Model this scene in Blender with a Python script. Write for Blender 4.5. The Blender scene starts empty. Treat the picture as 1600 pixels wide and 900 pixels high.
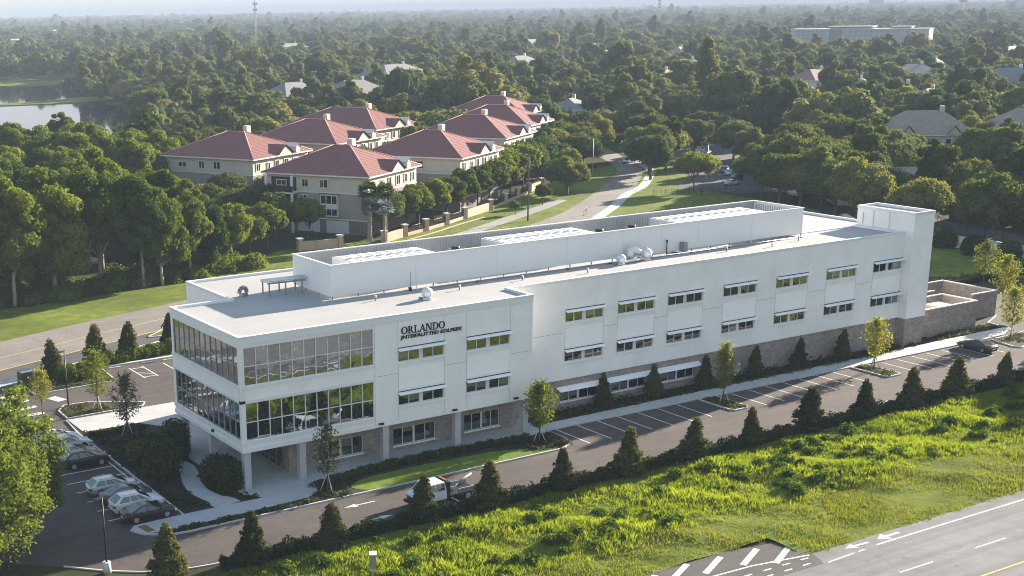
import bpy, bmesh, math, random
import numpy as np
from mathutils import Vector, Matrix, Euler

R = math.radians
random.seed(7)
rng = np.random.default_rng(11)
scene = bpy.context.scene
COL = scene.collection

# ------------------------------------------------------------------ camera
cam_d = bpy.data.cameras.new("camera")
cam = bpy.data.objects.new("camera", cam_d)
COL.objects.link(cam)
cam_d.sensor_fit = 'HORIZONTAL'
cam_d.sensor_width = 36.0
cam_d.lens = 47.295
cam_d.shift_x = 0.1444
cam_d.shift_y = 0.1074
cam_d.clip_start = 1.0
cam_d.clip_end = 60000.0
CAM = Vector((-48.026, -104.872, 42.026))
_yaw, _pit, _rol = R(30.058), R(16.163), R(-1.004)
_f = Vector((math.sin(_yaw) * math.cos(_pit), math.cos(_yaw) * math.cos(_pit), -math.sin(_pit)))
_r = Vector((math.cos(_yaw), -math.sin(_yaw), 0))
_u = _r.cross(_f)
_r2 = _r * math.cos(_rol) + _u * math.sin(_rol)
_u2 = _u * math.cos(_rol) - _r * math.sin(_rol)
cam.matrix_world = Matrix(((_r2.x, _u2.x, -_f.x, CAM.x), (_r2.y, _u2.y, -_f.y, CAM.y), (_r2.z, _u2.z, -_f.z, CAM.z), (0, 0, 0, 1)))
scene.camera = cam

# ------------------------------------------------------------------ sky, sun, exposure
SUNV = Vector((3.3, 0.58, 1.0)).normalized()
world = bpy.data.worlds.new("World")
scene.world = world
world.use_nodes = True
wn = world.node_tree
for n in list(wn.nodes):
    wn.nodes.remove(n)
w_out = wn.nodes.new('ShaderNodeOutputWorld')
w_bg = wn.nodes.new('ShaderNodeBackground')
w_sky = wn.nodes.new('ShaderNodeTexSky')
w_sky.sky_type = 'NISHITA'
w_sky.sun_disc = False
w_sky.sun_elevation = math.asin(SUNV.z)
w_sky.sun_rotation = math.atan2(SUNV.x, SUNV.y)
w_sky.altitude = 50
w_sky.air_density = 1.0
w_sky.dust_density = 0.9
w_sky.ozone_density = 1.0
w_bg.inputs['Strength'].default_value = 0.1
w_cap = wn.nodes.new('ShaderNodeMix'); w_cap.data_type = 'RGBA'; w_cap.blend_type = 'DARKEN'   # hazy air: no part of the sky brighter than this
w_cap.inputs['Factor'].default_value = 1.0
w_cap.inputs['B'].default_value = (2.2, 2.22, 2.3, 1)
wn.links.new(w_sky.outputs[0], w_cap.inputs['A'])
wn.links.new(w_cap.outputs['Result'], w_bg.inputs[0])
wn.links.new(w_bg.outputs[0], w_out.inputs[0])
sun_d = bpy.data.lights.new("sun", 'SUN')
sun_d.energy = 5.0
sun_d.angle = R(0.6)
sun_d.color = (1.0, 0.88, 0.73)
sun = bpy.data.objects.new("sun", sun_d)
COL.objects.link(sun)
sun.rotation_euler = SUNV.to_track_quat('Z', 'Y').to_euler()
sun.location = (100, 0, 80)
scene.view_settings.view_transform = 'Standard'
scene.view_settings.look = 'None'
scene.view_settings.exposure = 2.1
scene.view_settings.gamma = 1.0
scene.view_settings.use_curve_mapping = False
scene.render.engine = 'CYCLES'
scene.cycles.max_bounces = 6
scene.cycles.diffuse_bounces = 3
scene.cycles.glossy_bounces = 3
scene.cycles.transmission_bounces = 3
scene.cycles.volume_bounces = 0
scene.cycles.transparent_max_bounces = 4
scene.cycles.use_denoising = True
scene.cycles.pixel_filter_type = 'BLACKMAN_HARRIS'
scene.cycles.filter_width = 1.0
scene.cycles.sample_clamp_indirect = 6.0

# ------------------------------------------------------------------ helpers
def ordw(n):
    one = ['first', 'second', 'third', 'fourth', 'fifth', 'sixth', 'seventh', 'eighth', 'ninth', 'tenth', 'eleventh', 'twelfth', 'thirteenth', 'fourteenth', 'fifteenth', 'sixteenth', 'seventeenth', 'eighteenth', 'nineteenth', 'twentieth']
    return one[n - 1] if n <= 20 else ('thirtieth' if n == 30 else ('twenty-' if n < 30 else 'thirty-') + one[n % 10 - 1])
ORD = ['first', 'second', 'third', 'fourth', 'fifth', 'sixth', 'seventh', 'eighth', 'ninth', 'tenth', 'eleventh', 'twelfth', 'thirteenth', 'fourteenth']
def tag(o, label=None, cat=None, group=None, kind=None):
    if label: o['label'] = label
    if cat: o['category'] = cat
    if group: o['group'] = group
    if kind: o['kind'] = kind
    return o

def empty(name, loc=(0, 0, 0), rz=0.0, label=None, cat=None, group=None, s=1.0):
    o = bpy.data.objects.new(name, None)
    COL.objects.link(o)
    o.location = loc
    o.rotation_euler = (0, 0, rz)
    o.scale = (s, s, s)
    o.empty_display_size = 0.3
    return tag(o, label, cat, group)

def put(name, mesh, parent=None, loc=(0, 0, 0), rot=(0, 0, 0), scale=(1, 1, 1)):
    o = bpy.data.objects.new(name, mesh)
    COL.objects.link(o)
    o.parent = parent
    o.location = loc
    o.rotation_euler = rot
    o.scale = scale
    return o

class MB:
    """collects simple solids, builds one mesh"""
    def __init__(self):
        self.v = []; self.f = []; self.s = []
    def face(self, pts, smooth=False):
        b = len(self.v)
        self.v += [tuple(p) for p in pts]
        self.f.append(tuple(range(b, b + len(pts)))); self.s.append(smooth)
        return self
    def box(self, x0, y0, z0, x1, y1, z1):
        b = len(self.v)
        self.v += [(x0, y0, z0), (x1, y0, z0), (x1, y1, z0), (x0, y1, z0), (x0, y0, z1), (x1, y0, z1), (x1, y1, z1), (x0, y1, z1)]
        for q in ((0, 3, 2, 1), (4, 5, 6, 7), (0, 1, 5, 4), (1, 2, 6, 5), (2, 3, 7, 6), (3, 0, 4, 7)):
            self.f.append(tuple(b + i for i in q)); self.s.append(False)
        return self
    def obox(self, c, ux, hx, hy, z0, z1):
        """box turned about z: c centre xy, ux unit x dir"""
        vx, vy = -ux[1], ux[0]
        pts = [(c[0] + ux[0] * a * hx + vx * b * hy, c[1] + ux[1] * a * hx + vy * b * hy) for a, b in ((-1, -1), (1, -1), (1, 1), (-1, 1))]
        return self.prism(pts, z0, z1)
    def prism(self, poly, z0, z1, bottom=True):
        n = len(poly); b = len(self.v)
        self.v += [(p[0], p[1], z0) for p in poly] + [(p[0], p[1], z1) for p in poly]
        self.f.append(tuple(b + n + i for i in range(n))); self.s.append(False)
        if bottom:
            self.f.append(tuple(b + n - 1 - i for i in range(n))); self.s.append(False)
        for i in range(n):
            j = (i + 1) % n
            self.f.append((b + i, b + j, b + n + j, b + n + i)); self.s.append(False)
        return self
    def sheet(self, poly, z):
        return self.face([(p[0], p[1], z) for p in poly])
    def tube(self, p0, p1, r0, r1=None, n=8, caps=True):
        r1 = r0 if r1 is None else r1
        p0 = Vector(p0); p1 = Vector(p1)
        d = (p1 - p0)
        if d.length < 1e-6: return self
        d.normalize()
        a = d.orthogonal().normalized(); c = d.cross(a)
        b = len(self.v)
        for p, r in ((p0, r0), (p1, r1)):
            for i in range(n):
                t = 2 * math.pi * i / n
                q = p + (a * math.cos(t) + c * math.sin(t)) * r
                self.v.append((q.x, q.y, q.z))
        for i in range(n):
            j = (i + 1) % n
            self.f.append((b + i, b + j, b + n + j, b + n + i)); self.s.append(n > 5)
        if caps:
            self.f.append(tuple(b + n - 1 - i for i in range(n))); self.s.append(False)
            self.f.append(tuple(b + n + i for i in range(n))); self.s.append(False)
        return self
    def path(self, pts, rad, n=8):
        for i in range(len(pts) - 1):
            self.tube(pts[i], pts[i + 1], rad[i], rad[i + 1], n, caps=(i == len(pts) - 2))
        return self
    def mesh(self, name, m=None):
        me = bpy.data.meshes.new(name)
        me.from_pydata(self.v, [], self.f)
        me.polygons.foreach_set('use_smooth', self.s)
        if m: me.materials.append(m)
        me.update()
        return me
    def build(self, name, m, parent=None, loc=(0, 0, 0), rot=(0, 0, 0)):
        return put(name, self.mesh(name, m), parent, loc, rot)

def struct(name, mb, m):
    return tag(mb.build(name, m), kind='structure')

def strip(pts, widths):
    """ribbon polygon pairs along a centre line"""
    out = []
    n = len(pts)
    for i, p in enumerate(pts):
        a = pts[max(i - 1, 0)]; b = pts[min(i + 1, n - 1)]
        dx, dy = b[0] - a[0], b[1] - a[1]
        l = math.hypot(dx, dy)
        nx, ny = -dy / l, dx / l
        w = widths[i] / 2
        out.append(((p[0] + nx * w, p[1] + ny * w), (p[0] - nx * w, p[1] - ny * w)))
    return out

def smooth_line(pts, k=6):
    out = []
    n = len(pts)
    for i in range(n - 1):
        p0 = pts[max(i - 1, 0)]; p1 = pts[i]; p2 = pts[i + 1]; p3 = pts[min(i + 2, n - 1)]
        for j in range(k):
            t = j / k
            out.append(tuple(0.5 * (2 * b + (c - a) * t + (2 * a - 5 * b + 4 * c - d) * t * t + (-a + 3 * b - 3 * c + d) * t ** 3)
                             for a, b, c, d in zip(p0, p1, p2, p3)))
    out.append(tuple(pts[-1]))
    return out

def ribbon(name, pts, widths, z, m, zlow=None):
    mb = MB()
    pr = strip(pts, widths)
    for i in range(len(pr) - 1):
        (a, b), (c, d) = pr[i], pr[i + 1]
        mb.face([(b[0], b[1], z), (d[0], d[1], z), (c[0], c[1], z), (a[0], a[1], z)])
        if zlow is not None:
            mb.face([(b[0], b[1], zlow), (d[0], d[1], zlow), (d[0], d[1], z), (b[0], b[1], z)])
            mb.face([(c[0], c[1], zlow), (a[0], a[1], zlow), (a[0], a[1], z), (c[0], c[1], z)])
    return mb

def offset_line(pts, off):
    pr = strip(pts, [2 * abs(off)] * len(pts))
    return [q[0] if off > 0 else q[1] for q in pr]

def round_poly(poly, r, k=5):
    """round the corners of a polygon"""
    out = []
    n = len(poly)
    for i in range(n):
        p = Vector(poly[i]); a = Vector(poly[i - 1]); b = Vector(poly[(i + 1) % n])
        da = (a - p); db = (b - p)
        rr = min(r, da.length * 0.45, db.length * 0.45)
        s = p + da.normalized() * rr; e = p + db.normalized() * rr
        for j in range(k + 1):
            t = j / k
            q = s * (1 - t) ** 2 + p * 2 * t * (1 - t) + e * t * t
            out.append((q.x, q.y))
    return out

def inset_poly(poly, d):
    """inset a roughly convex ccw polygon towards its centre"""
    cx = sum(p[0] for p in poly) / len(poly); cy = sum(p[1] for p in poly) / len(poly)
    n = len(poly); out = []
    for i in range(n):
        a = Vector(poly[i - 1]); p = Vector(poly[i]); b = Vector(poly[(i + 1) % n])
        t = (b - a)
        if t.length < 1e-6: t = Vector((1, 0))
        nrm = Vector((-t.y, t.x)).normalized()
        if nrm.dot(Vector((cx, cy)) - p) < 0: nrm = -nrm
        q = p + nrm * d
        out.append((q.x, q.y))
    return out

# ------------------------------------------------------------------ materials
def nodes_of(m):
    m.use_nodes = True
    return m.node_tree.nodes, m.node_tree.links

def mat(name, col, rough=0.8, var=0.12, scale=1.5, bump=0.0, bscale=20.0, metal=0.0, spec=0.3, coord='pos', col2=None, var2=0.0, scale2=0.08, coat=0.0, detail=4.0):
    m = bpy.data.materials.new(name)
    N, L = nodes_of(m)
    b = N['Principled BSDF']
    b.inputs['Roughness'].default_value = rough
    b.inputs['Metallic'].default_value = metal
    b.inputs['Specular IOR Level'].default_value = spec
    b.inputs['Coat Weight'].default_value = coat
    if coord == 'pos':
        src = N.new('ShaderNodeNewGeometry').outputs['Position']
    else:
        src = N.new('ShaderNodeTexCoord').outputs['Object']
    t = N.new('ShaderNodeTexNoise')
    t.inputs['Scale'].default_value = scale
    t.inputs['Detail'].default_value = detail
    L.new(src, t.inputs['Vector'])
    mr = N.new('ShaderNodeMapRange')
    mr.inputs['From Min'].default_value = 0.3; mr.inputs['From Max'].default_value = 0.7
    L.new(t.outputs['Fac'], mr.inputs['Value'])
    mx = N.new('ShaderNodeMix'); mx.data_type = 'RGBA'
    c2 = col2 or tuple(c * (1 + var) for c in col)
    c1 = tuple(c * (1 - var) for c in col) if col2 is None else col
    mx.inputs['A'].default_value = (*c1, 1); mx.inputs['B'].default_value = (*c2, 1)
    L.new(mr.outputs[0], mx.inputs['Factor'])
    out = mx.outputs['Result']
    if var2:
        t2 = N.new('ShaderNodeTexNoise'); t2.inputs['Scale'].default_value = scale2; t2.inputs['Detail'].default_value = 3
        L.new(src, t2.inputs['Vector'])
        mr2 = N.new('ShaderNodeMapRange')
        mr2.inputs['From Min'].default_value = 0.35; mr2.inputs['From Max'].default_value = 0.65
        mr2.inputs['To Min'].default_value = 1 - var2; mr2.inputs['To Max'].default_value = 1 + var2
        L.new(t2.outputs['Fac'], mr2.inputs['Value'])
        vm = N.new('ShaderNodeVectorMath'); vm.operation = 'SCALE'
        L.new(out, vm.inputs[0]); L.new(mr2.outputs[0], vm.inputs['Scale'])
        out = vm.outputs[0]
    L.new(out, b.inputs['Base Color'])
    if bump:
        tb = N.new('ShaderNodeTexNoise'); tb.inputs['Scale'].default_value = bscale; tb.inputs['Detail'].default_value = 5
        L.new(src, tb.inputs['Vector'])
        bp = N.new('ShaderNodeBump'); bp.inputs['Strength'].default_value = bump; bp.inputs['Distance'].default_value = 0.055
        L.new(tb.outputs['Fac'], bp.inputs['Height']); L.new(bp.outputs[0], b.inputs['Normal'])
    return m

def foliage(name, c1, c2, trans=0.35, tcol=None, clump=0.45, rough=0.6, c3=None, c4=None):
    """leaf material: colour differs from plant to plant and over a plant, thin leaves let light through"""
    m = bpy.data.materials.new(name)
    N, L = nodes_of(m)
    for n in list(N):
        if n.type == 'BSDF_PRINCIPLED': N.remove(n)
    out = next(n for n in N if n.type == 'OUTPUT_MATERIAL')
    oi = N.new('ShaderNodeObjectInfo')
    geo = N.new('ShaderNodeNewGeometry')
    t = N.new('ShaderNodeTexNoise'); t.inputs['Scale'].default_value = clump; t.inputs['Detail'].default_value = 3
    L.new(geo.outputs['Position'], t.inputs['Vector'])
    ad = N.new('ShaderNodeMath'); ad.operation = 'MULTIPLY_ADD'
    ad.inputs[1].default_value = 1.3; ad.inputs[2].default_value = -0.65
    L.new(t.outputs['Fac'], ad.inputs[0])
    ad2 = N.new('ShaderNodeMath'); ad2.operation = 'ADD'; ad2.use_clamp = True
    L.new(ad.outputs[0], ad2.inputs[0]); L.new(oi.outputs['Random'], ad2.inputs[1])
    mx = N.new('ShaderNodeMix'); mx.data_type = 'RGBA'
    mx.inputs['A'].default_value = (*c1, 1); mx.inputs['B'].default_value = (*c2, 1)
    L.new(ad2.outputs[0], mx.inputs['Factor'])
    if c3:   # some plants of another kind: olive or yellowish crowns picked by plant
        wn_ = N.new('ShaderNodeTexWhiteNoise'); wn_.noise_dimensions = '1D'
        L.new(oi.outputs['Random'], wn_.inputs['W'])
        rp = N.new('ShaderNodeValToRGB'); rp.color_ramp.interpolation = 'CONSTANT'
        el = rp.color_ramp.elements
        el[0].position = 0; el[0].color = (1, 1, 1, 1); el[1].position = .58; el[1].color = (*c3, 1)
        e3 = el.new(.80); e3.color = (*(c4 or c3), 1); e4 = el.new(.95); e4.color = (1.4, 1.22, .85, 1)
        L.new(wn_.outputs['Value'], rp.inputs[0])
        mu = N.new('ShaderNodeMix'); mu.data_type = 'RGBA'; mu.blend_type = 'MULTIPLY'; mu.inputs['Factor'].default_value = 1
        L.new(mx.outputs['Result'], mu.inputs['A']); L.new(rp.outputs['Color'], mu.inputs['B'])
        mx = mu
    d = N.new('ShaderNodeBsdfPrincipled')
    d.inputs['Roughness'].default_value = 0.85; d.inputs['Specular IOR Level'].default_value = 0.06
    L.new(mx.outputs['Result'], d.inputs['Base Color'])
    tr = N.new('ShaderNodeBsdfTranslucent')
    g = N.new('ShaderNodeMix'); g.data_type = 'RGBA'; g.blend_type = 'MULTIPLY'
    g.inputs['Factor'].default_value = 1.0
    g.inputs['B'].default_value = (*(tcol or (1.7, 1.55, 0.7)), 1)
    L.new(mx.outputs['Result'], g.inputs['A']); L.new(g.outputs['Result'], tr.inputs['Color'])
    ms = N.new('ShaderNodeMixShader'); ms.inputs[0].default_value = trans
    L.new(d.outputs[0], ms.inputs[1]); L.new(tr.outputs[0], ms.inputs[2]); L.new(ms.outputs[0], out.inputs['Surface'])
    return m

def glass(name, dark, refl, gcol=(0.75, 0.8, 0.82), wav=0.0012):
    m = bpy.data.materials.new(name)
    N, L = nodes_of(m)
    b = N['Principled BSDF']
    out = next(n for n in N if n.type == 'OUTPUT_MATERIAL')
    b.inputs['Base Color'].default_value = (*dark, 1); b.inputs['Roughness'].default_value = 0.15
    b.inputs['Specular IOR Level'].default_value = 0.2
    g = N.new('ShaderNodeBsdfGlossy'); g.inputs['Roughness'].default_value = 0.02
    g.inputs['Color'].default_value = (*gcol, 1)
    oi = N.new('ShaderNodeObjectInfo')
    geo = N.new('ShaderNodeNewGeometry')
    t = N.new('ShaderNodeTexNoise'); t.inputs['Scale'].default_value = 0.8; t.inputs['Detail'].default_value = 1
    L.new(geo.outputs['Position'], t.inputs['Vector'])
    bp = N.new('ShaderNodeBump'); bp.inputs['Strength'].default_value = 1.0; bp.inputs['Distance'].default_value = wav * 10
    L.new(t.outputs['Fac'], bp.inputs['Height']); L.new(bp.outputs[0], g.inputs['Normal'])
    mr = N.new('ShaderNodeMapRange'); mr.inputs['To Min'].default_value = refl * 0.8; mr.inputs['To Max'].default_value = refl * 1.15
    L.new(oi.outputs['Random'], mr.inputs['Value'])
    ms = N.new('ShaderNodeMixShader')
    L.new(mr.outputs[0], ms.inputs[0]); L.new(b.outputs[0], ms.inputs[1]); L.new(g.outputs[0], ms.inputs[2])
    L.new(ms.outputs[0], out.inputs['Surface'])
    return m

def brick_mat(name, c1, c2, mortar, sx=0.42, rz=False):
    m = bpy.data.materials.new(name)
    N, L = nodes_of(m)
    b = N['Principled BSDF']; b.inputs['Roughness'].default_value = 0.9
    geo = N.new('ShaderNodeNewGeometry')
    sep = N.new('ShaderNodeSeparateXYZ'); L.new(geo.outputs['Position'], sep.inputs[0])
    add = N.new('ShaderNodeMath'); add.operation = 'ADD'
    L.new(sep.outputs[0], add.inputs[0]); L.new(sep.outputs[1], add.inputs[1])
    cmb = N.new('ShaderNodeCombineXYZ'); L.new(add.outputs[0], cmb.inputs[0]); L.new(sep.outputs[2], cmb.inputs[1])
    br = N.new('ShaderNodeTexBrick')
    br.inputs['Color1'].default_value = (*c1, 1); br.inputs['Color2'].default_value = (*c2, 1); br.inputs['Mortar'].default_value = (*mortar, 1)
    br.inputs['Scale'].default_value = 1.0; br.inputs['Brick Width'].default_value = sx; br.inputs['Row Height'].default_value = sx * 0.45
    br.inputs['Mortar Size'].default_value = 0.012; br.inputs['Bias'].default_value = -0.1
    L.new(cmb.outputs[0], br.inputs['Vector'])
    t = N.new('ShaderNodeTexNoise'); t.inputs['Scale'].default_value = 1.1; t.inputs['Detail'].default_value = 6
    L.new(geo.outputs['Position'], t.inputs['Vector'])
    mr = N.new('ShaderNodeMapRange'); mr.inputs['To Min'].default_value = 0.65; mr.inputs['To Max'].default_value = 1.35
    L.new(t.outputs['Fac'], mr.inputs['Value'])
    vm = N.new('ShaderNodeVectorMath'); vm.operation = 'SCALE'
    L.new(br.outputs['Color'], vm.inputs[0]); L.new(mr.outputs[0], vm.inputs['Scale'])
    L.new(vm.outputs[0], b.inputs['Base Color'])
    bp = N.new('ShaderNodeBump'); bp.inputs['Strength'].default_value = 0.6; bp.inputs['Distance'].default_value = 0.02; bp.invert = True
    L.new(br.outputs['Fac'], bp.inputs['Height']); L.new(bp.outputs[0], b.inputs['Normal'])
    return m

def tile_mat(name, col, step=0.36):
    """barrel roof tiles: courses across the slope, rounds along it (object space)"""
    m = bpy.data.materials.new(name)
    N, L = nodes_of(m)
    b = N['Principled BSDF']; b.inputs['Roughness'].default_value = 0.8
    tc = N.new('ShaderNodeTexCoord')
    sep = N.new('ShaderNodeSeparateXYZ'); L.new(tc.outputs['Object'], sep.inputs[0])
    w1 = N.new('ShaderNodeMath'); w1.operation = 'MULTIPLY'; w1.inputs[1].default_value = 2 * math.pi / 0.22
    L.new(sep.outputs[2], w1.inputs[0])
    s1 = N.new('ShaderNodeMath'); s1.operation = 'SINE'; L.new(w1.outputs[0], s1.inputs[0])
    ad = N.new('ShaderNodeMath'); ad.operation = 'ADD'
    L.new(sep.outputs[0], ad.inputs[0]); L.new(sep.outputs[1], ad.inputs[1])
    w2 = N.new('ShaderNodeMath'); w2.operation = 'MULTIPLY'; w2.inputs[1].default_value = 2 * math.pi / step
    L.new(ad.outputs[0], w2.inputs[0])
    s2 = N.new('ShaderNodeMath'); s2.operation = 'SINE'; L.new(w2.outputs[0], s2.inputs[0])
    hs = N.new('ShaderNodeMath'); hs.operation = 'ADD'; L.new(s1.outputs[0], hs.inputs[0]); L.new(s2.outputs[0], hs.inputs[1])
    bp = N.new('ShaderNodeBump'); bp.inputs['Strength'].default_value = 0.7; bp.inputs['Distance'].default_value = 0.06
    L.new(hs.outputs[0], bp.inputs['Height']); L.new(bp.outputs[0], b.inputs['Normal'])
    t = N.new('ShaderNodeTexNoise'); t.inputs['Scale'].default_value = 2.5; t.inputs['Detail'].default_value = 6
    L.new(tc.outputs['Object'], t.inputs['Vector'])
    mx = N.new('ShaderNodeMix'); mx.data_type = 'RGBA'
    mx.inputs['A'].default_value = (*[c * 0.6 for c in col], 1); mx.inputs['B'].default_value = (*[c * 1.35 for c in col], 1)
    L.new(t.outputs['Fac'], mx.inputs['Factor']); L.new(mx.outputs['Result'], b.inputs['Base Color'])
    return m

M = {}
M['stucco'] = mat('white_stucco', (0.81, 0.795, 0.775), 0.85, 0.025, 0.6, 0.15, 30, var2=0.03, scale2=0.25)
M['panel'] = mat('white_panel', (0.86, 0.85, 0.835), 0.7, 0.02, 0.8)
def streaks(m, amt=.05, sx=1.6, sz=.10):
    N, L = nodes_of(m); b = N['Principled BSDF']; src = b.inputs['Base Color'].links[0].from_socket
    geo = N.new('ShaderNodeNewGeometry'); mp = N.new('ShaderNodeMapping'); mp.inputs['Scale'].default_value = (sx, sx, sz)
    L.new(geo.outputs['Position'], mp.inputs[0])
    t = N.new('ShaderNodeTexNoise'); t.inputs['Scale'].default_value = 1; t.inputs['Detail'].default_value = 5; L.new(mp.outputs[0], t.inputs['Vector'])
    mr = N.new('ShaderNodeMapRange'); mr.inputs['From Min'].default_value = .42; mr.inputs['From Max'].default_value = .72; mr.inputs['To Min'].default_value = 1; mr.inputs['To Max'].default_value = 1 - amt
    L.new(t.outputs['Fac'], mr.inputs['Value'])
    vm = N.new('ShaderNodeVectorMath'); vm.operation = 'SCALE'; L.new(src, vm.inputs[0]); L.new(mr.outputs[0], vm.inputs['Scale']); L.new(vm.outputs[0], b.inputs['Base Color'])
def seams(m, w=3.0, amt=.12):
    N, L = nodes_of(m); b = N['Principled BSDF']; src = b.inputs['Base Color'].links[0].from_socket
    geo = N.new('ShaderNodeNewGeometry'); br = N.new('ShaderNodeTexBrick')
    br.inputs['Color1'].default_value = (1, 1, 1, 1); br.inputs['Color2'].default_value = (.95, .95, .95, 1); br.inputs['Mortar'].default_value = (1 - amt, 1 - amt, 1 - amt, 1)
    br.inputs['Scale'].default_value = 1; br.inputs['Brick Width'].default_value = 12; br.inputs['Row Height'].default_value = w; br.inputs['Mortar Size'].default_value = .05
    L.new(geo.outputs['Position'], br.inputs['Vector'])
    mu = N.new('ShaderNodeMix'); mu.data_type = 'RGBA'; mu.blend_type = 'MULTIPLY'; mu.inputs['Factor'].default_value = 1
    L.new(src, mu.inputs['A']); L.new(br.outputs['Color'], mu.inputs['B']); L.new(mu.outputs['Result'], b.inputs['Base Color'])
M['fascia'] = mat('fascia_metal', (0.72, 0.715, 0.71), 0.5, 0.02, 0.7, spec=0.4)
M['membrane'] = mat('roof_membrane', (0.36, 0.352, 0.345), 0.75, 0.05, 0.35, 0.1, 4, var2=0.05, scale2=0.12)
streaks(M['stucco'], .035, .7, .12)
streaks(M['membrane'], .12, .35, .35); seams(M['membrane'])
M['coping'] = mat('coping_metal', (0.68, 0.69, 0.70), 0.45, 0.02, 1.0, spec=0.5)
M['screen'] = mat('screen_metal', (0.72, 0.72, 0.72), 0.5, 0.02, 0.4, spec=0.4)
M['ribbed'] = mat('ribbed_screen', (0.36, 0.37, 0.38), 0.6, 0.05, 0.6)
M['joint'] = mat('joint_grey', (0.30, 0.30, 0.31), 0.8, 0.03)
M['frame'] = mat('window_frame', (0.62, 0.63, 0.65), 0.4, 0.02, spec=0.5)
M['grey_frame'] = mat('darker_frame', (0.28, 0.285, 0.30), 0.4, 0.02, spec=0.5)  # darker frame tone, used on the left face only
M['glass'] = glass('reflective_glass', (0.012, 0.018, 0.018), 0.48)
M['glass_mid'] = glass('window_glass', (0.014, 0.018, 0.016), 0.32)
M['blind'] = glass('blind_behind_glass', (0.17, 0.17, 0.155), 0.26)
M['glass_low'] = glass('dark_glass', (0.010, 0.012, 0.014), 0.22)
M['car_glass'] = glass('car_glass', (0.006, 0.007, 0.009), 0.12, (0.8, 0.85, 0.9))
M['brick'] = brick_mat('grey_brown_brick', (0.23, 0.185, 0.16), (0.33, 0.28, 0.245), (0.34, 0.31, 0.29))
M['concrete'] = mat('pale_concrete', (0.40, 0.40, 0.395), 0.9, 0.07, 0.8, 0.15, 8, var2=0.06, scale2=0.15)
M['kerb'] = mat('kerb_concrete', (0.44, 0.435, 0.425), 0.9, 0.08, 1.2, 0.2, 10)
M['column'] = mat('column_concrete', (0.42, 0.43, 0.44), 0.8, 0.05, 1.0)
def road_mat(name, col, streak=0.10, crack=0.35, blot=0.14, axis=0):
    m = mat(name, col, 0.95, 0.10, 0.7, 0.3, 25, var2=blot, scale2=0.09)
    N, L = nodes_of(m); b = N['Principled BSDF']
    src = b.inputs['Base Color'].links[0].from_socket
    geo = N.new('ShaderNodeNewGeometry')
    mp = N.new('ShaderNodeMapping'); mp.inputs['Scale'].default_value = (.03, 1.1, 1) if axis == 0 else (1.1, .03, 1)
    L.new(geo.outputs['Position'], mp.inputs[0])
    t = N.new('ShaderNodeTexNoise'); t.inputs['Scale'].default_value = 1.0; t.inputs['Detail'].default_value = 3
    L.new(mp.outputs[0], t.inputs['Vector'])
    mr = N.new('ShaderNodeMapRange'); mr.inputs['From Min'].default_value = .35; mr.inputs['From Max'].default_value = .65
    mr.inputs['To Min'].default_value = 1 - streak; mr.inputs['To Max'].default_value = 1 + streak
    L.new(t.outputs['Fac'], mr.inputs['Value'])
    wob = N.new('ShaderNodeTexNoise'); wob.inputs['Scale'].default_value = .5; wob.inputs['Detail'].default_value = 4
    L.new(geo.outputs['Position'], wob.inputs['Vector'])
    av = N.new('ShaderNodeVectorMath'); av.operation = 'MULTIPLY_ADD'; av.inputs[1].default_value = (3, 3, 0)
    L.new(wob.outputs['Color'], av.inputs[0]); L.new(geo.outputs['Position'], av.inputs[2])
    vo = N.new('ShaderNodeTexVoronoi'); vo.feature = 'DISTANCE_TO_EDGE'; vo.inputs['Scale'].default_value = .11
    L.new(av.outputs[0], vo.inputs['Vector'])
    cr = N.new('ShaderNodeMapRange'); cr.inputs['From Min'].default_value = 0.0; cr.inputs['From Max'].default_value = .012
    cr.inputs['To Min'].default_value = 1 - crack * .6; cr.inputs['To Max'].default_value = 1
    L.new(vo.outputs['Distance'], cr.inputs['Value'])
    st = N.new('ShaderNodeTexNoise'); st.inputs['Scale'].default_value = .9; st.inputs['Detail'].default_value = 2
    L.new(geo.outputs['Position'], st.inputs['Vector'])
    sr = N.new('ShaderNodeMapRange'); sr.inputs['From Min'].default_value = .66; sr.inputs['From Max'].default_value = .74
    sr.inputs['To Min'].default_value = 1; sr.inputs['To Max'].default_value = .72
    L.new(st.outputs['Fac'], sr.inputs['Value'])
    m1 = N.new('ShaderNodeMath'); m1.operation = 'MULTIPLY'; L.new(mr.outputs[0], m1.inputs[0]); L.new(cr.outputs[0], m1.inputs[1])
    m2 = N.new('ShaderNodeMath'); m2.operation = 'MULTIPLY'; L.new(m1.outputs[0], m2.inputs[0]); L.new(sr.outputs[0], m2.inputs[1])
    vm = N.new('ShaderNodeVectorMath'); vm.operation = 'SCALE'
    L.new(src, vm.inputs[0]); L.new(m2.outputs[0], vm.inputs['Scale']); L.new(vm.outputs[0], b.inputs['Base Color'])
    return m
M['asphalt'] = road_mat('brown_asphalt', (0.072, 0.059, 0.055), .11, .4, .14)
M['asphalt2'] = mat('old_road', (0.235, 0.225, 0.215), 0.95, 0.10, 0.5, 0.25, 20, var2=0.10, scale2=0.05)
M['asphalt3'] = road_mat('dark_lot', (0.072, 0.067, 0.065), .08, .3, .12)
M['paint'] = mat('white_paint', (0.42, 0.41, 0.40), 0.85, 0.1, 3.2, col2=(0.66, 0.66, 0.65), detail=8)
M['yellow'] = mat('orange_paint', (0.62, 0.36, 0.10), 0.8, 0.12, 2.0)
M['bluepaint'] = mat('blue_paint', (0.12, 0.22, 0.42), 0.8, 0.1)
M['mulch'] = mat('dark_mulch', (0.030, 0.022, 0.016), 1.0, 0.5, 3.0, 0.6, 15)
M['lawn'] = mat('lawn_grass', (0.085, 0.135, 0.018), 0.95, 0.25, 0.9, 0.7, 14, col2=(0.135, 0.185, 0.026), var2=0.16, scale2=0.12, spec=0.1)
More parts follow.
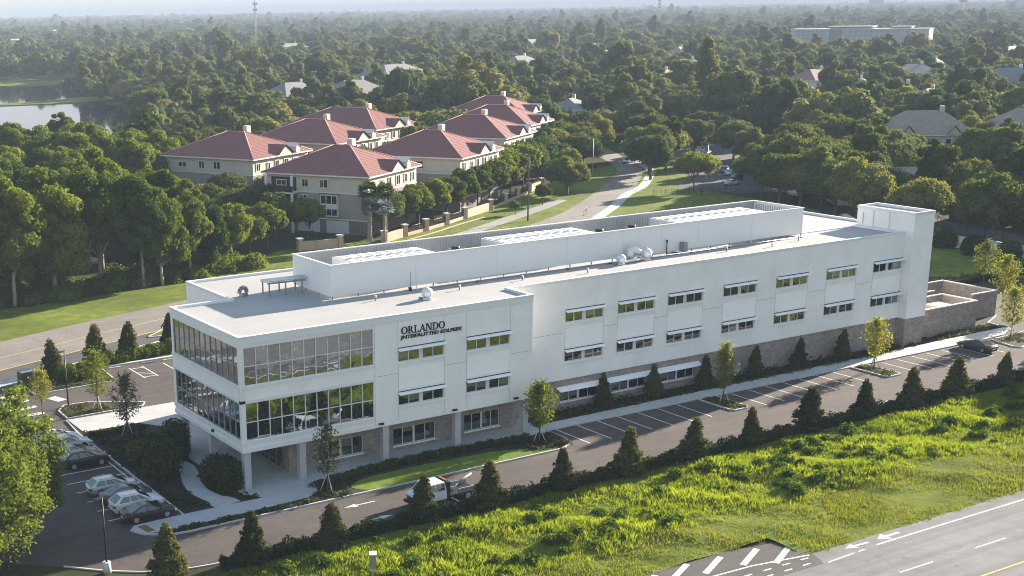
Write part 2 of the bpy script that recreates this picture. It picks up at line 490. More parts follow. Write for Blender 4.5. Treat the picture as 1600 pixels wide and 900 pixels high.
M['verge'] = mat('verge_grass', (0.075, 0.115, 0.016), 0.95, 0.25, 0.5, 0.8, 9, col2=(0.15, 0.175, 0.026), var2=0.2, scale2=0.07, spec=0.1)
M['ground'] = mat('woodland_floor', (0.030, 0.036, 0.014), 1.0, 0.3, 0.15, 0.5, 3, col2=(0.060, 0.062, 0.026), var2=0.2, scale2=0.02, spec=0.05)
M['tactile'] = mat('tactile_brown', (0.20, 0.105, 0.055), 0.9, 0.1, 8)
M['black_metal'] = mat('black_metal', (0.012, 0.013, 0.015), 0.5, 0.1, spec=0.4)
M['grey_metal'] = mat('grey_metal', (0.25, 0.26, 0.28), 0.45, 0.08, metal=0.4, spec=0.4)
M['white_metal'] = mat('white_metal', (0.66, 0.66, 0.66), 0.45, 0.04, spec=0.4)
M['dark_box'] = mat('dark_green_metal', (0.02, 0.04, 0.03), 0.6, 0.1)
M['rubber'] = mat('tyre_rubber', (0.012, 0.012, 0.013), 0.8, 0.1)
M['bark'] = mat('bark', (0.10, 0.082, 0.062), 0.95, 0.3, 2.0, 0.5, 12)
M['bark_pale'] = mat('pale_bark', (0.26, 0.235, 0.20), 0.95, 0.25, 2.0, 0.5, 12)
M['stake'] = mat('pale_timber', (0.46, 0.42, 0.37), 0.8, 0.1)
M['leaf_grove'] = foliage('grove_leaves', (0.034, 0.070, 0.013), (0.140, 0.175, 0.028), 0.42)
M['leaf_oak'] = foliage('oak_leaves', (0.052, 0.080, 0.022), (0.138, 0.164, 0.044), 0.38, (1.5, 1.4, 0.75), c3=(1.2, 1.08, 1.1), c4=(.70, .84, .95))
M['leaf_far'] = foliage('far_leaves', (0.062, 0.088, 0.030), (0.150, 0.168, 0.056), 0.36, (1.5, 1.4, 0.75), clump=0.07, c3=(1.25, 1.1, 1.15), c4=(.68, .82, .92))
M['leaf_yellow'] = foliage('yellow_leaves', (0.14, 0.14, 0.018), (0.27, 0.22, 0.02), 0.35)
M['leaf_street'] = foliage('street_tree_leaves', (0.046, 0.080, 0.016), (0.145, 0.175, 0.030), 0.38)
M['leaf_young'] = foliage('young_tree_leaves', (0.085, 0.115, 0.022), (0.20, 0.21, 0.038), 0.45)
M['leaf_near'] = foliage('near_tree_leaves', (0.046, 0.088, 0.018), (0.125, 0.165, 0.030), 0.42)
M['leaf_pale'] = foliage('pale_young_leaves', (0.12, 0.145, 0.045), (0.20, 0.215, 0.06), 0.42)
M['leaf_sparse'] = foliage('sparse_leaves', (0.045, 0.06, 0.030), (0.085, 0.10, 0.045), 0.3)
M['needle'] = foliage('conifer_needles', (0.034, 0.046, 0.014), (0.10, 0.105, 0.028), 0.25, clump=1.6)
M['shrub'] = foliage('shrub_leaves', (0.020, 0.036, 0.010), (0.058, 0.082, 0.018), 0.25, clump=1.5)
M['hedge'] = foliage('hedge_leaves', (0.016, 0.030, 0.009), (0.05, 0.075, 0.016), 0.22, clump=1.2)
M['cover'] = foliage('ground_cover_leaves', (0.03, 0.05, 0.015), (0.10, 0.12, 0.035), 0.25, clump=1.4)
M['bright_shrub'] = foliage('bright_shrub_leaves', (0.07, 0.11, 0.016), (0.15, 0.18, 0.03), 0.3, clump=1.2)
M['grass'] = foliage('tall_grass_blades', (0.068, 0.122, 0.013), (0.200, 0.235, 0.028), 0.5, (1.5, 1.5, 0.65), clump=0.35)
M['grass_short'] = foliage('short_grass_blades', (0.085, 0.118, 0.015), (0.200, 0.208, 0.032), 0.45, (1.5, 1.45, 0.7), clump=0.3)
M['palm_green'] = foliage('palm_fronds', (0.03, 0.055, 0.014), (0.08, 0.11, 0.03), 0.25)
M['palm_silver'] = foliage('silver_fronds', (0.17, 0.20, 0.21), (0.24, 0.27, 0.28), 0.15, (1, 1, 1))
M['tile'] = tile_mat('red_roof_tiles', (0.215, 0.078, 0.073))
M['ridge'] = mat('ridge_tile', (0.46, 0.26, 0.22), 0.8, 0.1)
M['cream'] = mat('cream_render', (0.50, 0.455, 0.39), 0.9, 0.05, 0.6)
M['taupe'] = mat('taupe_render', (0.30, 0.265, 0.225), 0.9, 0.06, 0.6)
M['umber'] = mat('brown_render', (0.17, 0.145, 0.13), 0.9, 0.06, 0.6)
M['trim'] = mat('white_trim', (0.64, 0.62, 0.58), 0.7, 0.04)
M['peach'] = mat('peach_wall', (0.46, 0.33, 0.25), 0.9, 0.07, 0.7)
M['garage'] = mat('garage_door', (0.55, 0.55, 0.56), 0.6, 0.03)
M['shingle_brown'] = mat('brown_shingles', (0.27, 0.225, 0.19), 0.95, 0.15, 1.2, 0.4, 6)
M['shingle_grey'] = mat('grey_shingles', (0.19, 0.19, 0.195), 0.95, 0.15, 1.2, 0.4, 6)
M['shingle_pale'] = mat('pale_roof', (0.27, 0.26, 0.25), 0.9, 0.1, 0.9)
M['shingle_pink'] = mat('pinkish_roof', (0.25, 0.165, 0.145), 0.9, 0.12, 0.9)
M['house_wall'] = mat('house_wall', (0.44, 0.40, 0.34), 0.9, 0.06, 0.6)
M['house_white'] = mat('house_white', (0.62, 0.62, 0.61), 0.9, 0.05, 0.6)
M['tan_wall'] = mat('tan_wall', (0.44, 0.36, 0.24), 0.9, 0.06, 0.6)
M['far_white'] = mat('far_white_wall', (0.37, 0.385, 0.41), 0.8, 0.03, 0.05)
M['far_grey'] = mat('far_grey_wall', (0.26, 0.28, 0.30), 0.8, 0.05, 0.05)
M['letter'] = mat('dark_letters', (0.006, 0.010, 0.018), 0.5, 0.05)
def water_mat():
    m = bpy.data.materials.new('lake_water')
    N, L = nodes_of(m)
    b = N['Principled BSDF']
    b.inputs['Base Color'].default_value = (0.02, 0.03, 0.032, 1); b.inputs['Roughness'].default_value = 0.04
    b.inputs['IOR'].default_value = 1.33
    g = N.new('ShaderNodeNewGeometry'); t = N.new('ShaderNodeTexNoise'); t.inputs['Scale'].default_value = 0.4
    L.new(g.outputs['Position'], t.inputs['Vector'])
    bp = N.new('ShaderNodeBump'); bp.inputs['Strength'].default_value = 0.06
    L.new(t.outputs['Fac'], bp.inputs['Height']); L.new(bp.outputs[0], b.inputs['Normal'])
    return m
M['water'] = water_mat()
def paint_mat(name, col, metal=0.25):
    return mat(name, col, 0.32, 0.03, 0.5, metal=metal, spec=0.4, coat=0.35)
PAINT = {'black': paint_mat('black_car_paint', (0.010, 0.009, 0.010)), 'brown': paint_mat('dark_brown_car_paint', (0.018, 0.010, 0.008)),
         'white': paint_mat('white_car_paint', (0.60, 0.61, 0.63), 0), 'silver': paint_mat('silver_car_paint', (0.40, 0.41, 0.42), 0.5),
         'teal': paint_mat('dark_teal_car_paint', (0.030, 0.050, 0.058)), 'grey': paint_mat('charcoal_car_paint', (0.045, 0.048, 0.052)),
         'blue': paint_mat('blue_grey_car_paint', (0.16, 0.19, 0.24)), 'red': paint_mat('red_car_paint', (0.20, 0.02, 0.02))}
M['headlight'] = mat('headlight_glass', (0.55, 0.55, 0.53), 0.15, 0.05, spec=0.6)
M['taillight'] = mat('taillight_red', (0.28, 0.012, 0.012), 0.25, 0.05, spec=0.5)
M['rim'] = mat('alloy_rim', (0.38, 0.38, 0.39), 0.35, 0.05, metal=0.6)
M['chrome'] = mat('chrome_trim', (0.5, 0.5, 0.52), 0.2, 0.02, metal=0.9)
M['amber'] = mat('amber_plastic', (0.5, 0.16, 0.02), 0.4, 0.05)

# ================================================================== SETTING
Z1, Z2, Z3 = 0.008, 0.020, 0.15
struct('ground', MB().sheet([(-14000, -14000), (26000, -14000), (26000, 26000), (-14000, 26000)], 0.0), M['ground'])
verge_poly = [(-90, 30), (-20, 49), (110, 50), (150, 16), (158, 20), (158, 66), (176, 92), (178, 122), (206, 168), (192, 180), (150, 153), (87, 112), (60, 112), (34, 94), (-5, 90), (-90, 62)]
struct('grass_field', MB().sheet(verge_poly, Z1), M['verge'])

# parking lot asphalt
lot_poly = [(-19.2, -7.8), (-16.2, -10.6), (-12.4, -12.8), (-7.15, -13.6), (165, -13.6), (165, -2), (150, 16), (118, 22), (118, 49.8), (-26, 49.8), (-26, -2)]
lot = struct('parking_lot', MB().sheet(lot_poly, Z2), M['asphalt'])

def kerb_ring(mb, poly, w=0.16, z0=0.0, z1=0.15):
    inner = inset_poly(poly, w)
    n = len(poly)
    for i in range(n):
        j = (i + 1) % n
        a, b, c, d = poly[i], poly[j], inner[j], inner[i]
        mb.face([(a[0], a[1], z0), (b[0], b[1], z0), (b[0], b[1], z1), (a[0], a[1], z1)])
        mb.face([(a[0], a[1], z1), (b[0], b[1], z1), (c[0], c[1], z1), (d[0], d[1], z1)])
        mb.face([(c[0], c[1], z0), (d[0], d[1], z0), (d[0], d[1], z1), (c[0], c[1], z1)])
    return inner

# planted building plot inside its kerb
plot_poly = [(-12.3, -3.4), (-11.6, -4.8), (-9.6, -6.1), (-8, -6.25), (31.6, -5.95), (33.2, -5.2), (33.9, -3.6), (34.1, -0.45),
             (104.4, -0.45), (108, -0.2), (112.2, 1.4), (112.6, 5.2), (117.3, 7.3), (117.3, 16.5), (104, 29.5), (6, 30.6), (-6.6, 30.6), (-7.05, 25.5), (-7.05, -2.3), (-11.6, -2.55)]
mb = MB()
in_poly = kerb_ring(mb, plot_poly, 0.17)
plot_kerb = struct('kerb', mb, M['kerb'])
struct('planting_bed', MB().sheet(in_poly, 0.10), M['mulch'])
# concrete walks, 150 mm kerb height
mb = MB()
mb.prism([(34.1, -0.28), (104.4, -0.28), (108, 0.0), (112.0, 1.5), (112.2, 2.3), (98, 2.15), (90, 2.0), (34.1, 1.45)], 0.02, 0.151)
mb.prism([(-0.5, -0.9), (34.1, -0.9), (34.1, 1.45), (34.1, 4.4), (33, 16.2), (-0.5, 16.2)], 0.02, 0.147)
mb.prism([(0.75, -2.3), (4.2, -4.45), (5.6, -3.5), (6.5, -0.9), (-0.2, -0.9)], 0.02, 0.144)
mb.prism([(-12.1, -3.4), (-11.4, -4.65), (-9.9, -5.15), (-1.6, -4.85), (4.2, -4.45), (0.75, -2.3), (-6.9, -2.3), (-11.5, -2.65)], 0.02, 0.1405)
mb.prism([(-6.4, 25.4), (-0.3, 25.4), (1.5, 22.5), (-0.6, 18.9), (-0.5, 16.2), (6, 16.2), (6.2, 30.5), (-6.4, 30.5)], 0.02, 0.138)
struct('sidewalk', mb, M['concrete'])
path_l = smooth_line([(-2.6, -2.3), (-3.2, 0.4), (-3.45, 2.5), (-3.1, 4.8), (-2.5, 6.6), (-1.9, 9.2), (-2.2, 11.2), (-3.0, 13.4), (-2.6, 15.6), (-1.2, 17.6), (-0.3, 18.6)], 5)
pw = [2.6] * 4 + [1.75] * (len(path_l) - 4)
struct('garden_path', ribbon('p', path_l, pw, 0.135, M['concrete'], 0.02), M['concrete'])
put('tactile_plate', MB().obox((-10.95, -3.75), (0.17, -0.98), 0.85, 0.38, 0.1, 0.1500).mesh('tactile_plate', M['tactile']), bpy.data.objects['sidewalk'])
# front lawn
lawn_poly = [(8.5, -4.4), (9.6, -6.0), (31.0, -5.75), (29.5, -4.2), (25, -2.9), (16, -2.5), (11.5, -2.7), (9.2, -3.4)]
struct('lawn', MB().prism(round_poly(lawn_poly, 0.8), 0.02, 0.125), M['lawn'])

# islands in the lots
def island(poly, label, plant=True):
    t = empty('traffic_island', (poly[0][0], poly[0][1], 0), 0, label, 'traffic island', 'planted islands in the parking lots')
    off = (-poly[0][0], -poly[0][1])
    p = [(a + off[0], b + off[1]) for a, b in poly]
    m1 = MB(); inn = kerb_ring(m1, p, 0.2, 0.0, 0.16)
    m1.build('kerb', M['kerb'], t)
    MB().sheet(inn, 0.12).build('soil', M['mulch'], t)
    return t
isl1 = round_poly([(54.7, -0.5), (54.7, -5.9), (57.4, -5.9), (57.4, -0.5)], 1.2)
island([(54.75, -0.5), (54.75, -5.2), (55.2, -5.8), (56.9, -5.8), (57.4, -5.2), (57.4, -0.5)], 'long kerbed island with groundcover between the seven stalls and the next group of stalls')
island([(79.1, -0.5), (79.1, -5.2), (79.5, -5.8), (81.4, -5.8), (81.8, -5.2), (81.8, -0.5)], 'kerbed island beneath the feathery young tree nearest the stair tower')
island([(104.6, -0.9), (103.6, -4.6), (104.2, -5.6), (112, -3.6), (118, -2.0), (117, 0.2), (110, -0.6)], 'wide kerbed island beside the parked charcoal sedan')
island([(-6.2, 34.6), (-6.3, 31.2), (-4.6, 31.2), (2.4, 31.3), (3.2, 32.6), (-2.2, 36.2), (-5, 36.4)], 'low planted island with yellow groundcover at the crosswalk beside the lamp post')
island([(-6.4, 42.4), (3.0, 43.0), (3.9, 45), (4.2, 49.6), (-6.2, 49.6)], 'kerbed bed with yellow grass edge between the rear lot and the street')
for p in [[(7.0, 49.9), (45, 50.4), (45, 51.0), (4.4, 50.4), (-14, 50.0), (-14, 49.5), (4.4, 49.75)]]:
    struct('rear_kerb', MB().prism(p, 0.0, 0.16), M['kerb'])

# stall lines and other paint
line_m = MB().box(-0.075, -2.7, 0, 0.075, 2.7, 0.004).mesh('stall_line', M['paint'])
def stall(x, y, rz=0.0, sx=1.0, sy=1.0):
    put('stall_line', line_m, lot, (x, y, Z2 + 0.004), (0, 0, rz), (sx, sy, 1))
for k in range(7): stall(35.16 + 2.74 * k, -3.2)
for k in range(7): stall(59.55 + 2.74 * k, -3.25)
for k in range(7): stall(84.2 + 2.72 * k, -3.5)
for y in (0.0, 2.7, 5.4, 8.2, 10.96, 13.75, 16.6, 19.4, 22.2): stall(-10.15, y, R(90), 1.1, 1.05)
for y in (0, 2.7, 5.4, 8.2, 10.96, 13.75, 16.6, 19.4): stall(-22.4, y, R(90), 1.1, 0.9)
stall(-7.5, 9, 0, 0.9, 3.2)
for x, y, rz, s in ((7.1, 45.2, 0, 1), (8.8, 45.3, 0, 1), (7.95, 43.0, R(90), .33), (7.95, 47.4, R(90), .33), (7.95, 44.6, R(50), .4), (11.6, 45.3, 0, 1), (14.3, 45.3, 0, 1)): stall(x, y, rz, 1.1, s)
for k in range(5): stall(-9.6, 32.0 + 2.9 * k, R(96), 5.0, 0.75)
stall(-4.7, 39.6, R(20), 8, .4)
def arrow(x, y, rz, L=2.9, name='road_arrow', par=None, z=Z2 + 0.004, w=1.0):
    m1 = MB().prism([(-L / 2, -.09 * w), (L * .1, -.09 * w), (L * .1, .09 * w), (-L / 2, .09 * w)], 0, 0.004)
    m1.prism([(L * .1, -.36 * w), (L / 2, 0), (L * .1, .36 * w)], 0, 0.004)
    return put(name, m1.mesh(name, M['paint']), par or lot, (x, y, z), (0, 0, rz))
arrow(7.2, -8.3, R(180), 3.1); arrow(6.9, -12.0, 0, 3.0); arrow(70.3, -12.1, R(5), 2.6); arrow(-16.5, 9, R(-90), 3.0); arrow(12.5, 43.6, R(150), 1.4)

# wheel stops painted blue/white by the rear lot
ws = MB().box(-0.9, -0.1, 0, 0.9, 0.1, 0.14)
wsm, wsb = ws.mesh('wheel_stop', M['kerb']), ws.mesh('wheel_stop_blue', M['bluepaint'])
for i, x in enumerate((5.6, 10.2, 12.9, 15.6)):
    o = put('wheel_stop', wsb if i % 2 else wsm, None, (x, 49.0, Z2))
    tag(o, ('blue' if i % 2 else 'pale concrete') + ' wheel stop, number %s along the rear lot kerb' % ('one', 'two', 'three', 'four')[i], 'wheel stop', 'wheel stops in the rear lot')

# drive verge kerb (thin pale edging)
edge = smooth_line([(-19.4, -7.6), (-16.3, -10.7), (-12.5, -12.95), (-7.15, -13.75), (0, -13.72), (40, -13.6), (100, -13.7), (165, -13.7)], 6)
struct('drive_kerb', ribbon('k', edge, [0.16] * len(edge), 0.10, M['kerb'], 0.0), M['kerb'])

# street behind the building
road_c = smooth_line([(-90, 31.5), (-40, 50.2), (-4.5, 63.2), (15.5, 70.6), (60, 85.5), (100, 98.5), (124.5, 109.6), (146, 125.4), (174.7, 150.6), (194, 171), (213, 203), (236, 243), (256, 275), (285, 330)], 6)
def road_w(p):
    x = p[0]
    return 12.6 if x < 15 else (max(6.6, 8.6 - max(0, x - 135) * .04) if x > 95 else 12.6 - 4 * (x - 15) / 80)
street = struct('street', ribbon('s', road_c, [road_w(p) for p in road_c], 0.024, M['asphalt2'], 0.0), road_mat('street_asphalt', (0.19, 0.168, 0.148), .06, .2, .10))
lane_c = [p for p in road_c if p[0] < 70]
dl = offset_line(lane_c, -8.6)
struct('bike_lane', ribbon('b', dl, [4.2] * len(dl), 0.018, M['asphalt3'], 0.0), M['asphalt3'])
ol = offset_line(lane_c, -6.15)
put('edge_line', ribbon('l', ol, [0.16] * len(ol), 0.030, M['yellow']).mesh('edge_line', M['yellow']), street)
ol2 = offset_line(lane_c, -1.0)
put('centre_line', ribbon('l', ol2, [0.14] * len(ol2), 0.030, M['yellow']).mesh('centre_line', M['yellow']), street)
sw = offset_line(lane_c, -11.9)
struct('street_sidewalk', ribbon('w', sw, [1.9] * len(sw), 0.10, M['concrete'], 0.0), M['concrete'])
sw2 = [(118, 98), (132, 108.9), (146, 120.0), (159.3, 131.7), (171, 139.8), (184, 152), (196, 165), (212, 192)]
sw2 = smooth_line(sw2, 4)
struct('far_sidewalk', ribbon('w', sw2, [2.2] * len(sw2), 0.08, M['concrete'], 0.0), M['concrete'])
vp = smooth_line([(70, 92), (88, 101.5), (99, 108.3), (113, 116.2), (124, 122.6), (134, 128.6), (142, 134)], 4)
struct('villa_path', ribbon('w', vp, [3.2] * len(vp), 0.03, M['asphalt2'], 0.0), M['asphalt2'])
kp = smooth_line([(72, 98), (83, 106.6), (93.5, 112), (103, 117.5), (113, 122.6)], 4)
struct('villa_kerb', ribbon('w', kp, [0.35] * len(kp), 0.12, M['peach'], 0.0), M['peach'])
# median tip with grass beside the street
m1 = MB(); med = round_poly([(14.5, 61.5), (20, 61.2), (60, 76), (60, 79.5), (20, 66.2)], 1.5)
inn = kerb_ring(m1, med, 0.2, 0, 0.16)
struct('median_kerb', m1, M['kerb']); struct('median_grass', MB().sheet(inn, 0.13), M['lawn'])

# lane and yards on the far right
struct('side_lane', ribbon('r', smooth_line([(172, 10), (174, 40), (177, 60), (183, 80), (196, 100)], 5), [9] * 21, 0.02, M['asphalt3'], 0.0), M['asphalt3'])
struct('far_lot', MB().sheet([(181, 118), (196, 104), (215, 118), (270, 200), (262, 220), (235, 205), (196, 150), (176, 133)], 0.016), M['asphalt3'])
struct('lane_apron', MB().sheet([(196, 66), (225, 62), (232, 92), (206, 98)], 0.022), M['asphalt2'])

# highway at the lower right
hw = struct('highway', MB().prism([(-60, -37.3), (30.9, -37.3), (200, -37.0), (200, -66), (-60, -66)], -0.2, 0.05), road_mat('highway_asphalt', (0.150, 0.150, 0.152), .15, .22, .08))
struct('turn_lane', MB().prism([(-60, -33.2), (26.5, -33.4), (31.1, -34.1), (31.7, -37.4), (31.0, -39.1), (10, -38.9), (-60, -39)], -0.2, 0.058), M['asphalt3'])
def line(x0, y0, x1, y1, w, m='paint', z=0.055, par=None, name='lane_line'):
    d = Vector((x1 - x0, y1 - y0)); L = d.length; d.normalize()
    m1 = MB().box(-L / 2, -w / 2, 0, L / 2, w / 2, 0.004)
    put(name, m1.mesh(name, M[m]), par or hw, ((x0 + x1) / 2, (y0 + y1) / 2, z), (0, 0, math.atan2(d.y, d.x)))
line(37.4, -38.75, 190, -38.2, 0.17)
for k in range(9): line(25.5 + 8.9 * k, -43.4 + 0.02 * k, 29.4 + 8.9 * k, -43.38 + 0.02 * k, 0.15)
line(-50, -47.4, 190, -46.6, 0.16, 'yellow')
line(31.4, -39.15, 34.6, -38.95, 0.16); line(35.1, -38.92, 35.9, -38.88, 0.16)
for a in ((13.4, -34.6), (16.8, -34.6), (20.3, -34.3), (23.5, -34.65), (27.1, -35.0), (29.5, -36.1)):
    line(a[0] - 1.6, a[1] - 1.0, a[0] + 1.7, a[1] + 0.75, 0.5, z=0.062)
line(12, -36.0, 26, -36.5, 0.17, z=0.063); line(26, -36.5, 31.3, -37.35, 0.17, z=0.063)
for k in range(5): line(22.0 + 2.0 * k, -37.6 - 0.02 * k, 22.8 + 2.0 * k, -37.6 - 0.03 * k, 0.16, z=0.063)
for k in range(5): line(21.3 + 2.0 * k, -38.55, 22.1 + 2.0 * k, -38.55, 0.16, z=0.063)
arrow(36.0, -38.0, R(178), 2.6, 'lane_arrow', hw, 0.055, 1.3); arrow(39.8, -37.95, R(180), 2.6, 'lane_arrow', hw, 0.055, 1.7)
# far grass strip of the highway
struct('highway_median', MB().prism([(34, -66), (200, -48.6), (200, -66)], -0.1, 0.12), M['lawn'])

# lake
lake1 = [(-90, 222), (42, 231), (86, 262), (118, 312), (142, 385), (168, 450), (174, 505), (178, 545), (182, 575), (200, 612), (224, 668), (242, 778), (170, 812), (0, 700), (-90, 520)]
struct('lake', MB().sheet(lake1, 0.05), M['water'])
lake2 = [(205, 830), (290, 880), (330, 960), (262, 1060), (200, 960)]
struct('far_lake', MB().sheet(lake2, 0.05), M['water'])
struct('lake_spit', MB().prism([(104, 552), (125, 549), (168, 540), (205, 560), (200, 590), (150, 562), (118, 557)], 0, 0.35), M['verge'])
struct('lake_shore', MB().prism([(186, 715), (215, 715), (245, 790), (300, 860), (215, 815), (180, 770)], 0, 0.30), M['verge'])

# ================================================================== OFFICE BUILDING
H, HB, D = 14.4, 3.755, 14.2
ob = empty('office_building', (0, 0, 0), 0, 'long white three-storey office building with a glazed corner and dark lettering', 'office building')

def fmap_front(Y):
    return lambda s, z, d: (s, Y + d, z)
def fmap_left(X):
    return lambda s, z, d: (X + d, s, z)

def facade(mb, f, s0, s1, z0, z1, openings, depth):
    ss = sorted({s0, s1, *[o[0] for o in openings], *[o[1] for o in openings]})
    zs = sorted({z0, z1, *[o[2] for o in openings], *[o[3] for o in openings]})
    for i in range(len(ss) - 1):
        for j in range(len(zs) - 1):
            cs, cz = (ss[i] + ss[i + 1]) / 2, (zs[j] + zs[j + 1]) / 2
            if any(o[0] < cs < o[1] and o[2] < cz < o[3] for o in openings): continue
            mb.face([f(ss[i], zs[j], 0), f(ss[i + 1], zs[j], 0), f(ss[i + 1], zs[j + 1], 0), f(ss[i], zs[j + 1], 0)])
    for a, b, c, d in openings:
        for p, q in (((a, c), (b, c)), ((b, c), (b, d)), ((b, d), (a, d)), ((a, d), (a, c))):
            mb.face([f(p[0], p[1], 0), f(q[0], q[1], 0), f(q[0], q[1], depth), f(p[0], p[1], depth)])

# --- openings
F_UP = (9.95, 13.40); F_LO = (4.82, 8.30)
front_op = [(0.42, 13.75, *F_UP), (0.42, 13.75, *F_LO)]
WX_F = (16.48, 24.3)
WZ = ((5.50, 6.68), (9.80, 11.02))
WW = 5.16
for x in WX_F:
    for z in WZ: front_op.append((x, x + WW, z[0], z[1]))
WX_W = (39.75, 46.92, 54.08, 62.42, 70.78, 79.15, 87.38)
wing_op = [(x, x + WW, z[0], z[1]) for x in WX_W for z in WZ]
WY, WXE = 4.15, 92.63
mb = MB()
facade(mb, fmap_front(0), 0, 32.24, HB, 13.78, front_op, 0.22)
facade(mb, fmap_left(0), 0, 15.57, HB, 13.78, [(0.30, 15.1, *F_UP), (0.30, 15.1, *F_LO)], 0.22)
mb.face([(32.24, 0, HB), (32.24, WY, HB), (32.24, WY, H), (32.24, 0, H)])
mb.face([(0, 15.57, HB), (6.4, 15.57, HB), (6.4, 15.57, H - .02), (0, 15.57, H - .02)])
mb.build('front_wall', M['stucco'], ob)
mb = MB()
facade(mb, fmap_front(WY), 32.24, WXE, 3.58, H - 0.06, wing_op, 0.22)
mb.face([(6.4, 15.57, 0.14), (6.4, 26.6, 0.14), (6.4, 26.6, H), (6.4, 15.57, H)])
mb.face([(6.4, 26.6, 0.14), (95.7, 26.6, 0.14), (95.7, 26.6, H), (6.4, 26.6, H)])
mb.face([(95.7, 11.6, 0.14), (95.7, 26.6, 0.14), (95.7, 26.6, H), (95.7, 11.6, H)])
mb.face([(32.24, WY, 3.58), (WXE, WY, 3.58), (WXE, WY + .3, 3.58), (32.24, WY + .3, 3.58)])
mb.build('wing_wall', M['stucco'], ob)
# soffit under the front block
MB().box(0.02, 0.02, HB - 0.02, 32.22, 15.55, HB + 0.10).build('soffit', M['stucco'], ob)
# fascia bands of the glazed corner (proud of the wall)
mb = MB()
for z0, z1, pr_ in ((13.78, H + 0.02, 0.06), (13.43, 13.78, 0.02), (8.34, 8.60, 0.06), (9.66, 9.92, 0.10), (4.50, 4.79, 0.10), (HB - 0.03, 4.10, 0.07)):
    e = 32.24 if z0 > 13.7 else 13.8
    mb.box(-pr_, -pr_, z0, e, 0.0 - 0.001, z1)
    mb.box(-pr_, -0.001, z0, -0.001, 15.57, z1)
mb.build('fascia_band', M['fascia'], ob)
MB().box(-0.06, -0.06, 3.9, 0.42, 0.30, 13.5).build('corner_post', M['fascia'], ob)
# roof deck and copings
MB().prism([(0.3, 0.3), (31.9, 0.3), (31.9, 4.45), (95.4, 4.45), (95.4, 26.3), (6.7, 26.3), (6.7, 15.3), (0.3, 15.3)], 13.9, D).build('roof_deck', M['membrane'], ob)
mb = MB()
for a in ((-0.07, -0.07, 32.3, 0.32), (-0.07, 0.32, 0.30, 15.6), (0.30, 15.3, 6.75, 15.62), (6.35, 15.62, 6.70, 26.66), (6.70, 26.3, 95.76, 26.66), (95.4, 11.6, 95.76, 26.3), (31.95, 0.32, 32.3, 4.10), (31.95, 4.10, WXE, 4.46)):
    mb.box(a[0], a[1], D - 0.02, a[2], a[3], H + 0.05)
mb.build('coping', M['coping'], ob)
MB().box(91.9, 4.46, D, 92.6, 11.5, D + 0.22).box(80.5, 11.2, D, 92.4, 11.45, D + 0.12).build('roof_curb', M['coping'], ob)
# wall joints
mb = MB()
for a in ((13.86, 13.4, 13.92, 13.78), ):
    pass
for (x0, x1) in ((13.85, 16.4), (21.7, 24.25), (29.5, 32.2)):
    MB().box(x0, -0.006, 8.72, x1, 0.02, 8.755).build('panel_joint', M['joint'], ob)
for x in (13.87, 16.44, 21.68, 24.26, 29.50):
    MB().box(x - .012, -0.006, 3.95, x + .012, 0.02, 13.7).build('panel_joint', M['joint'], ob)
gap = [32.3] + [v for x in WX_W for v in (x - 0.05, x + WW + 0.05)] + [92.6]
for i in range(0, len(gap), 2):
    MB().box(gap[i], WY - 0.006, 8.72, gap[i + 1], WY + 0.02, 8.755).build('panel_joint', M['joint'], ob)
for x in WX_W:
    for xx in (x - .04, x + WW + .04): MB().box(xx - .012, WY - 0.006, 5.2, xx + .012, WY + 0.02, 11.3).build('panel_joint', M['joint'], ob)

# --- windows
def unit_pane(name, m):
    me = MB().face([(0, 0, 0), (1, 0, 0), (1, 0, 1), (0, 0, 1)]).mesh(name, m)
    return me
PANE, PANE_L, PANE_W = unit_pane('pane', M['glass']), unit_pane('pane', M['glass_low']), unit_pane('pane', M['glass_mid'])
PANE_B = unit_pane('pane', M['blind'])
def win_frame(w, h, xs, t=0.06):
    mb = MB()
    mb.box(0, 0, 0, w, 0.10, t).box(0, 0, h - t, w, 0.10, h)
    for a, b in xs: mb.box(a, 0, t, b, 0.10, h - t)
    return mb.mesh('window', M['frame'])
WXS = [(0, .06), (1.17, 1.24), (2.36, 2.80), (3.92, 3.99), (5.10, 5.16)]
WIN_M = win_frame(WW, 1.19, WXS)
SILL_M = MB().box(-0.05, -0.16, -0.14, WW + 0.05, 0.05, -0.012).mesh('sill', M['panel'])
SHADE_M = MB()
for a, b in ((-0.08, 2.62), (2.66, WW + 0.16)):
    SHADE_M.prism([(a, -0.46), (b, -0.46), (b, -0.02), (a, -0.02)], 0, 0.04)
SHADE_M = SHADE_M.mesh('sunshade', M['panel'])
GAP_SHADOW_M = MB().box(-0.05, -0.05, 0, WW + 0.1, 0.02, 0.07).mesh('gap_shadow_line', M['black_metal'])  # black bar painted as the shadow line in the gap above the sunshade
def window(x, y, z, h, glassmesh, shade=True, sill=True, fr=None, xs=None, w=WW, refl_par=None):
    fr = fr or WIN_M; xs = xs or WXS
    o = put('window', fr, refl_par or ob, (x, y + 0.10, z))
    for i in range(len(xs) - 1):
        a, b = xs[i][1], xs[i + 1][0]
        fb = random.random()
        if fb < .3:   # a blind pulled part of the way down behind the glass
            hb2 = (h - .12) * random.choice((.3, .5, .75))
            put('blind', PANE_B, o, (a, 0.045, h - .06 - hb2), (0, 0, 0), (b - a, 1, hb2))
        put('pane', glassmesh, o, (a, 0.05, 0.06), (R(random.uniform(-.35, .35)), 0, R(random.uniform(-.4, .4))), (b - a, 1, h - 0.12))
    if sill: put('sill', SILL_M, o, (0, -0.10, 0))
    if shade:
        put('sunshade', SHADE_M, o, (0, -0.10, h + 0.10), (R(22), 0, 0))
        put('gap_shadow_line', GAP_SHADOW_M, o, (0, -0.10, h + 0.16))
    return o
for x in WX_F:
    for z in WZ: window(x, 0, z[0], 1.19, PANE_W)
